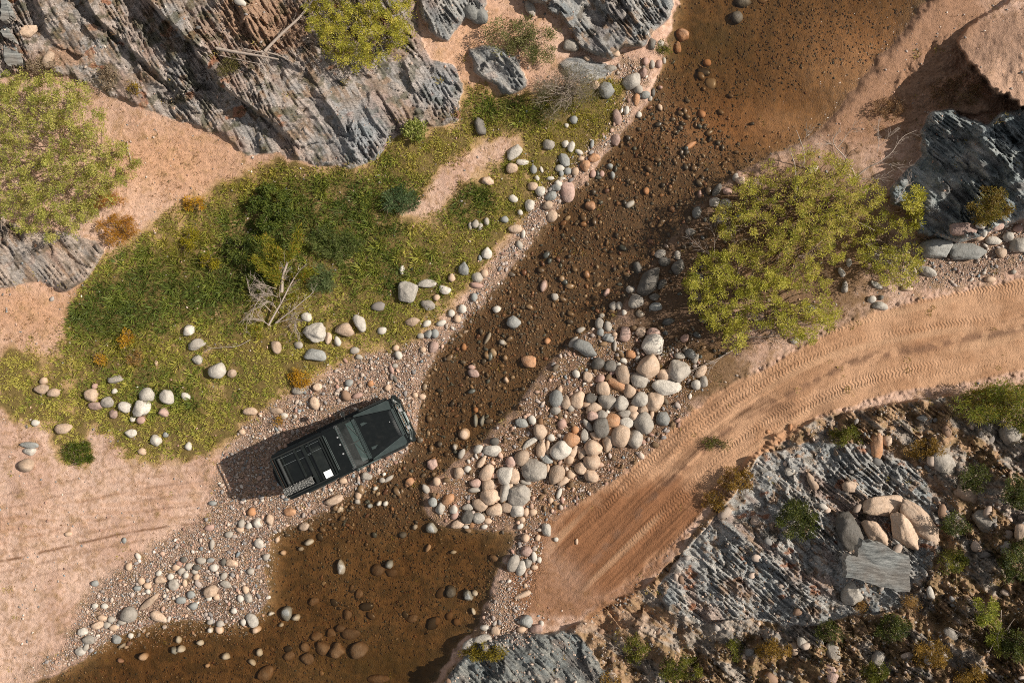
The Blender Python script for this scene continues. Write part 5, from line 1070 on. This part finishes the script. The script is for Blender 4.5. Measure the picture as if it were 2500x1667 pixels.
def pal_straw(x, y, rng):
    c = np.zeros((len(x), 3))+A(176,138,94); n = len(x); k = rng.uniform(size=n); c[k < .35] = A(140,104,64); c[k > .8] = A(206,176,130)
    hl = samp(M_SCRUB, x, y); g = (rng.uniform(size=n) < .6*hl+.10)*(fbm(x/30, y/30, 2, 630) > -.1); c[g] = A(104,104,46); return c
q3, c3 = tufts(60000, m_straw, 10, .05, .15, .014, pal_straw, rg, .08, 1.3)
tag(quads_obj("dry_grass", q3, c3, M_GRASSM), kind="stuff")
# ------------------------------------------------------------------ the black off-road vehicle
def paint(name, c, rough, coat=0.0, metal=0.0, spec=.5, speck=0):
    t = NT(name); tc = t.n("ShaderNodeTexCoord").outputs["Object"]
    f = t.maprange(t.noise(6, 4, tc), .35, .7, .85, 1.1); d = t.noise(3, 5, tc, .7)
    base = t.n("ShaderNodeRGB"); base.outputs[0].default_value = (*c, 1)
    col = t.mulcol(base.outputs[0], f)
    if speck: col = t.mix(t.maprange(t.noise(42, 3, tc), .5, .6, 0, speck), col, (.42, .40, .37, 1))
    else: col = t.mix(t.maprange(d, .55, .8, 0, .03), col, (.20, .15, .11, 1))
    t.l(col, t.b.inputs["Base Color"]); setp(t.b, Metallic=metal, Coat_Weight=coat, Coat_Roughness=.05, Specular_IOR_Level=spec)
    t.l(t.maprange(d, .4, .75, rough, min(1, rough+.18)), t.b.inputs["Roughness"]); return t.m
MV = dict(black=paint("black_paint", (.0045,.006,.0055), .2, .5), satin=paint("satin_black", (.009,.012,.011), .42), wing=paint("grey_trim_and_wing_sheen", (.040,.054,.052), .34, .4),  # wing grey is lightened in place of reflected sky; also real trim colour
          rub=paint("tyre_rubber", (.02,.02,.02), .85), plas=paint("black_plastic", (.016,.018,.017), .5), metal=paint("grey_metal", (.30,.33,.32), .35, 0, .8),
          white=paint("white_panel_paint", (.80,.82,.82), .5), dusty=paint("dusty_board", (.035,.037,.036), .8, speck=.9), lamp=paint("lamp_glass", (.5,.5,.5), .1, .5, .3), red=paint("tail_lamp", (.25,.01,.01), .2, .5),
          steel=paint("brushed_bar", (.09,.11,.105), .3, .3, .5))
def glassm():
    t = NT("tinted_glass"); setp(t.b, Base_Color=(.02,.035,.032,1), Roughness=.04, Specular_IOR_Level=.8, Coat_Weight=.5); return t.m
MV["glass"] = glassm()
CAR = empty("off_road_vehicle"); CARZ = .0
cx_, cy_ = -5.85, -3.68
def car_ground():
    k = 0; zs = []
    for dx in (-1.4, 1.4):
        for dy in (-.75, .75):
            a = R(25.3); x = cx_+dx*math.cos(a)-dy*math.sin(a); y = cy_+dx*math.sin(a)+dy*math.cos(a); zs.append(float(hgt(1250+x*PXM, 833.5-y*PXM)))
    return sum(zs)/4
CAR.location = (cx_, cy_, car_ground()+.01); CAR.rotation_euler = (0, 0, R(25.3))
tag(CAR, "black off road vehicle with loaded roof rack, nose at the creek's edge", "vehicle")
def bmx():
    return bmesh.new()
def bx(bm, c, s, bev=.0, rot=None, taper=None, seg=2):
    r = bmesh.ops.create_cube(bm, size=1.0); vs = r["verts"]
    for v in vs:
        x, y, z = v.co.x*s[0], v.co.y*s[1], v.co.z*s[2]
        if taper and v.co.z > 0: x *= taper[0]; y *= taper[1]
        p_ = Vector((x, y, z))
        if rot: p_ = Matrix.Rotation(rot[1], 3, rot[0]) @ p_
        v.co = p_+Vector(c)
    if bev:
        es = {e for v in vs for e in v.link_edges}; bmesh.ops.bevel(bm, geom=list(es), offset=bev, segments=seg, affect='EDGES', clamp_overlap=True)
    return bm
def prism(bm, prof, y0, y1, bev=0.0):       # profile in x-z, extruded along y
    a = [bm.verts.new((x, y0, z)) for x, z in prof]; b = [bm.verts.new((x, y1, z)) for x, z in prof]; n = len(prof); fs = [bm.faces.new(a), bm.faces.new(b[::-1])]
    for i in range(n): fs.append(bm.faces.new((a[i], b[i], b[(i+1) % n], a[(i+1) % n])))
    if bev: bmesh.ops.bevel(bm, geom=list({e for f in fs for e in f.edges}), offset=bev, segments=2, affect='EDGES')
    return bm
def poly3(bm, top, th):                     # a plate from a plan outline of (x, y, z)
    a = [bm.verts.new(p_) for p_ in top]; b = [bm.verts.new((p_[0], p_[1], p_[2]-th)) for p_ in top]; n = len(top)
    bm.faces.new(a); bm.faces.new(b[::-1])
    for i in range(n): bm.faces.new((a[i], b[i], b[(i+1) % n], a[(i+1) % n]))
    return bm
def rod(bm, a, b, r, n=8):
    a, b = Vector(a), Vector(b); d = b-a; q = d.to_track_quat('Z', 'Y').to_matrix().to_4x4(); q.translation = (a+b)/2
    bmesh.ops.create_cone(bm, cap_ends=True, segments=n, radius1=r, radius2=r, depth=d.length, matrix=q); return bm
def vobj(name, bm, mat, parent=None, label=None, smooth=False):
    bmesh.ops.recalc_face_normals(bm, faces=bm.faces[:]); me = bpy.data.meshes.new(name); bm.to_mesh(me); bm.free()
    if smooth:
        for p_ in me.polygons: p_.use_smooth = True
    o = link_mesh(name, me, MV[mat], parent or CAR)
    if label: o["label"] = label
    return o
# lower body
b = bmx(); prism(b, [(-2.24,.52),(-2.24,1.16),(.62,1.16),(.62,.98),(2.12,.94),(2.14,.60),(1.95,.52),(1.86,.55),(1.72,.88),(1.07,.88),(.93,.50),(-.92,.50),(-1.06,.88),(-1.72,.88),(-1.86,.55)], -.86, .86, .02)
vobj("body", b, "black")
# cabin sides and roof
b = bmx(); prism(b, [(-2.22,1.16),(-2.20,1.93),(-2.14,1.99),(.20,1.99),(.28,1.95),(.60,1.18)], -.82, .82, .025); vobj("cabin", b, "black")
b = bmx(); bx(b, (-.97, 0, 2.012), (2.34, 1.50, .045), .02)
for y in (-.3, 0, .3): bx(b, (-.25, y, 2.036), (.75, .03, .012), .004)
vobj("roof", b, "black")
b = bmx(); prism(b, [(.235,1.90),(.585,1.24),(.60,1.25),(.25,1.915)], -.72, .72); ws = vobj("windscreen", b, "glass")
b = bmx(); bx(b, (.42, 0, 1.60), (.03, .04, .74), .005, ('Y', -R(27.5)))
rod(b, (.62, -.55, 1.25), (.50, -.05, 1.47), .009); rod(b, (.62, .15, 1.25), (.50, .62, 1.47), .009); vobj("wiper", b, "plas", ws)
for s in (-1, 1):
    for x0, x1 in ((-2.05, -1.2), (-1.1, -.38), (-.3, .30)):
        b = bmx(); prism(b, [(x0,1.30),(x0,1.84),(x1-(.10 if x1 > 0 else 0),1.84),(x1+(.08 if x1 > 0 else 0),1.30)], s*.822, s*.834); vobj("side_window", b, "glass")
    for x0, x1 in ((-1.1, -.34), (-.32, .60)):
        b = bmx(); bx(b, ((x0+x1)/2, s*.868, .86), (x1-x0-.02, .02, .62), .008); d = vobj("door", b, "black")
        b = bmx(); bx(b, (x0+.12, s*.888, 1.06), (.14, .03, .03), .008); vobj("handle", b, "plas", d)
    b = bmx(); bx(b, (-1.39, s*.90, .93), (.98, .10, .05), .02); bx(b, (-1.86, s*.90, .76), (.06, .10, .34), .02, ('Y', R(18))); bx(b, (-.92, s*.90, .76), (.06, .10, .34), .02, ('Y', -R(18))); vobj("wheel_arch", b, "plas")
    b = bmx(); bx(b, (1.40, s*.90, .93), (.98, .10, .05), .02); bx(b, (.93, s*.90, .76), (.06, .10, .34), .02, ('Y', R(18))); bx(b, (1.87, s*.90, .76), (.06, .10, .34), .02, ('Y', -R(18))); vobj("wheel_arch", b, "plas")
    b = bmx(); rod(b, (.45, s*.84, 1.28), (.48, s*1.00, 1.34), .014); bx(b, (.49, s*1.06, 1.37), (.09, .17, .21), .03); m_ = vobj("wing_mirror", b, "plas")
    b = bmx(); bx(b, (.443, s*1.06, 1.37), (.006, .14, .17), 0); vobj("mirror_glass", b, "lamp", m_)
    b = bmx(); bx(b, (-.0, s*.90, .46), (1.75, .14, .05), .02); vobj("side_step", b, "plas")
    # wing tops: wedge shaped panels that widen towards the nose
    b = bmx(); poly3(b, [(.72, s*.800, 1.120), (.72, s*.858, 1.075), (1.95, s*.845, 1.035), (2.02, s*.80, 1.035), (2.02, s*.50, 1.085)], .10); vobj("wing_top", b, "wing")
    b = bmx(); bx(b, (2.13, s*.69, .80), (.05, .27, .30), .02); h_ = vobj("headlight", b, "satin")
    b = bmx(); rod(b, (2.13, s*.69, .82), (2.175, s*.69, .82), .085, 18); vobj("lens", b, "lamp", h_, smooth=False)
    b = bmx(); rod(b, (-2.24, s*.74, .98), (-2.27, s*.74, .98), .05, 14); rod(b, (-2.24, s*.74, .84), (-2.27, s*.74, .84), .05, 14); vobj("tail_light", b, "red")
# bonnet: flat centre tapering to the nose, with two pale wedges standing in for reflections
b = bmx()
vt = [(.62,-.80,1.165),(.62,.80,1.165),(1.98,.50,1.130),(1.98,-.50,1.130)]
vi = [(.70,-.66,1.195),(.70,.66,1.195),(1.90,.42,1.160),(1.90,-.42,1.160)]
vb = [(x,y,z-.12) for x,y,z in vt]
V1 = [b.verts.new(p_) for p_ in vt]; V2 = [b.verts.new(p_) for p_ in vi]; V3 = [b.verts.new(p_) for p_ in vb]
b.faces.new(V2); b.faces.new(V3[::-1])
for i in range(4):
    j = (i+1) % 4; b.faces.new((V1[i], V1[j], V2[j], V2[i])); b.faces.new((V3[i], V3[j], V1[j], V1[i]))
bmesh.ops.bevel(b, geom=b.edges[:], offset=.012, segments=2, affect='EDGES'); bon = vobj("bonnet", b, "black")
for s in (-1, 1):
    b = bmx(); poly3(b, [(.86, s*.40, 1.205), (.84, s*.50, 1.205), (.98, s*.50, 1.203), (1.10, s*.42, 1.200)], .02); vobj("bonnet_glint", b, "wing", bon)
b = bmx(); rod(b, (1.80, .12, 1.165), (1.80, .12, 1.185), .018, 12); vobj("bonnet_badge", b, "lamp", bon)
# scuttle between bonnet and windscreen: grille slats
b = bmx(); bx(b, (.66, 0, 1.19), (.12, 1.50, .05), .01)
for i in range(9): bx(b, (.675, -.48+i*.12, 1.222), (.07, .085, .014), .003)
bx(b, (.735, 0, 1.215), (.02, 1.35, .02), .005); vobj("scuttle", b, "wing")
# grille and nose
b = bmx(); bx(b, (2.10, 0, .84), (.06, 1.06, .40), .02)
for i in range(6): bx(b, (2.142, 0, .69+i*.06), (.02, .98, .018), .004)
vobj("grille", b, "satin")
b = bmx(); bx(b, (2.04, 0, 1.09), (.10, 1.02, .05), .015); bx(b, (2.115, 0, 1.055), (.025, 1.30, .03), .008); vobj("nose_trim", b, "steel")
# bumper with its bars and winch
b = bmx(); bx(b, (2.26, 0, .60), (.17, 1.50, .20), .04)
for s in (-1, 1): bx(b, (2.18, s*.80, .60), (.20, .22, .18), .04, ('Z', -s*R(28)))
bump_ = vobj("front_bumper", b, "satin")
b = bmx()
for z, x in ((.78, 2.30), (.92, 2.25), (1.03, 2.19)): rod(b, (x, -.52, z), (x, .52, z), .02)
for s in (-1, 1):
    for z, x in ((.78, 2.30), (.92, 2.25)): rod(b, (x, s*.52, z), (x-.15, s*.82, z-.02), .02)
    rod(b, (2.31, s*.52, .66), (2.19, s*.52, 1.04), .024); rod(b, (2.31, s*.2, .66), (2.19, s*.2, 1.04), .018)
vobj("bull_bar", b, "steel", bump_)
b = bmx(); rod(b, (2.30, -.2, .68), (2.30, .2, .68), .05, 12); vobj("winch", b, "metal", bump_)
for s in (-1, 1):
    b = bmx(); rod(b, (2.26, s*.34, 1.05), (2.34, s*.34, 1.05), .075, 16); vobj("spot_lamp", b, "lamp", bump_)
b = bmx(); bx(b, (-2.30, 0, .58), (.14, 1.6, .14), .03); vobj("rear_bumper", b, "satin")
# snorkel beside the right windscreen pillar
b = bmx(); rod(b, (.95, -.90, 1.0), (.62, -.89, 1.24), .035); rod(b, (.62, -.89, 1.24), (.33, -.85, 1.90), .035); bx(b, (.34, -.86, 1.98), (.16, .11, .15), .04, None, None, 3); vobj("snorkel", b, "wing")
b = bmx(); bmesh.ops.create_cone(b, cap_ends=False, segments=16, radius1=.055, radius2=.04, depth=.05, matrix=Matrix.Translation((.34, -.86, 2.07)))
rod(b, (.43, -.90, 1.99), (.50, -.93, 1.99), .012); vobj("snorkel_head", b, "metal")
# wheels
def tyre():
    b = bmx(); n = 40; prof = [(.22,-.11),(.34,-.13),(.385,-.115),(.40,-.07),(.40,.07),(.385,.115),(.34,.13),(.22,.11)]
    rings = [[b.verts.new((r*math.cos(2*math.pi*i/n), y, r*math.sin(2*math.pi*i/n))) for r, y in prof] for i in range(n)]
    for i in range(n):
        for j in range(len(prof)): k = (j+1) % len(prof); b.faces.new((rings[i][j], rings[i][k], rings[(i+1) % n][k], rings[(i+1) % n][j]))
    for i in range(32):
        for s in (-1, 1):
            a = 2*math.pi*(i+.5*(s > 0))/32; m = Matrix.Rotation(a, 4, 'Y') @ Matrix.Translation((.402, s*.06, 0)); r = bmesh.ops.create_cube(b, size=1.0, matrix=m @ Matrix.Diagonal((.025, .10, .04, 1)))
    return b
def rimb():
    b = bmx(); bmesh.ops.create_cone(b, cap_ends=True, segments=28, radius1=.225, radius2=.215, depth=.16, matrix=Matrix.Rotation(math.pi/2, 4, 'X'))
    for i in range(5):
        a = 2*math.pi*i/5; m = Matrix.Rotation(a, 4, 'Y') @ Matrix.Translation((.11, 0, 0)) @ Matrix.Diagonal((.2, .19, .05, 1)); bmesh.ops.create_cube(b, size=1.0, matrix=m)
    return b
tm = rm = None
def wheel(name, loc, rz=0, rx=0):
    global tm, rm
    w = bpy.data.objects.new(name, None); COL.objects.link(w); w.parent = CAR; w.location = loc; w.rotation_euler = (rx, 0, rz)
    if tm is None:
        t_ = vobj("tyre", tyre(), "rub", w); r2 = vobj("rim", rimb(), "steel", w); tm, rm = t_, r2
    else:
        for src in (tm, rm): c = src.copy(); COL.objects.link(c); c.parent = w
    return w
for x in (-1.39, 1.40):
    for s in (-1, 1): wheel("wheel", (x, s*.76, .40))
wheel("spare_wheel", (-2.40, .05, 1.12), R(90))
b = bmx(); rod(b, (-2.22, -.70, 1.2), (-2.22, -.70, 1.95), .02)
for z in (1.25, 1.43, 1.61, 1.79): rod(b, (-2.26, -.70, z), (-2.26, -.46, z), .015)
rod(b, (-2.26, -.46, 1.2), (-2.26, -.46, 1.95), .02); vobj("ladder", b, "plas")
# roof rack and its load
RK = vobj("roof_rack", (lambda b: [rod(b, (-2.17, s*.70, 2.16), (-.32, s*.70, 2.16), .022) for s in (-1, 1)]+[rod(b, (-2.17, s*.70, 2.09), (-.32, s*.70, 2.09), .014) for s in (-1, 1)]+[rod(b, (x, s*.70, 2.0), (x, s*.70, 2.17), .014) for s in (-1, 1) for x in (-2.15, -1.6, -.95, -.34)] and b)(bmx()), "plas")
for x, w_, z in ((-2.16,.045,2.16),(-2.05,.05,2.12),(-1.80,.05,2.12),(-1.32,.07,2.12),(-1.02,.11,2.13),(-.80,.06,2.13),(-.40,.06,2.13),(-.31,.045,2.16)):
    b = bmx(); bx(b, (x, 0, z), (w_, 1.38, .03), .008); bx(b, (x-w_*.5+.006, 0, z+.018), (.010, 1.34, .008), .002); vobj("cross_bar", b, "satin", RK)
for x0, x1, y in ((-1.98,-1.36,.60),(-1.98,-1.38,.34),(-1.28,-1.10,.30),(-1.27,-1.08,.58),(-.92,-.45,.60),(-.96,-.45,.34),(-1.0,-.84,.30),(-1.22,-1.08,-.42)):
    b = bmx(); rod(b, (x0, y, 2.135), (x1, y, 2.135), .009); vobj("tie_rod", b, "metal", RK)
b = bmx(); bx(b, (-.245, .05, 2.10), (.035, 1.30, .04), .012); rod(b, (-.20, -.60, 2.11), (-.20, .62, 2.11), .008); vobj("light_bar", b, "steel", RK)
b = bmx()
for i in range(11): bx(b, (-2.16+i*.098, -.50, 2.20), (.086, .27, .035), .008)
for s in (-1, 1): bx(b, (-1.67, -.50+s*.055, 2.222), (1.10, .016, .012), .003)
for i in range(22):
    for s in (-1, 1): bx(b, (-2.18+i*.05, -.50+s*.10, 2.224), (.022, .045, .02), .004)
tag_ = vobj("recovery_board", b, "dusty", RK, "dusty ribbed board along the right side of the rack")
b = bmx(); bx(b, (-.60, -.55, 2.165), (.27, .24, .02), .006); vobj("white_panel", b, "white", RK, "square white panel at the right front of the rack")
b = bmx(); bx(b, (-.62, -.10, 2.09), (.36, 1.1, .05), .02); vobj("storage_tray", b, "satin", RK)
b = bmx(); bx(b, (-1.93, .05, 2.14), (.11, 1.05, .09), .02); rod(b, (-1.93, .62, 2.16), (-1.93, -.30, 2.16), .05, 10); vobj("rolled_awning", b, "plas", RK)
RK.location.z = -.06
# header above the windscreen: double gutter and roof lamps
b = bmx(); bx(b, (.225, 0, 1.985), (.05, 1.50, .03), .01); bx(b, (.300, 0, 1.925), (.025, 1.46, .02), .006); vobj("header_trim", b, "steel")
for y in (-.16, .16, .42):
    b = bmx(); rod(b, (.14+.1*y, y, 2.03), (.14+.1*y, y, 2.055), .03, 10); vobj("marker_lamp", b, "lamp")
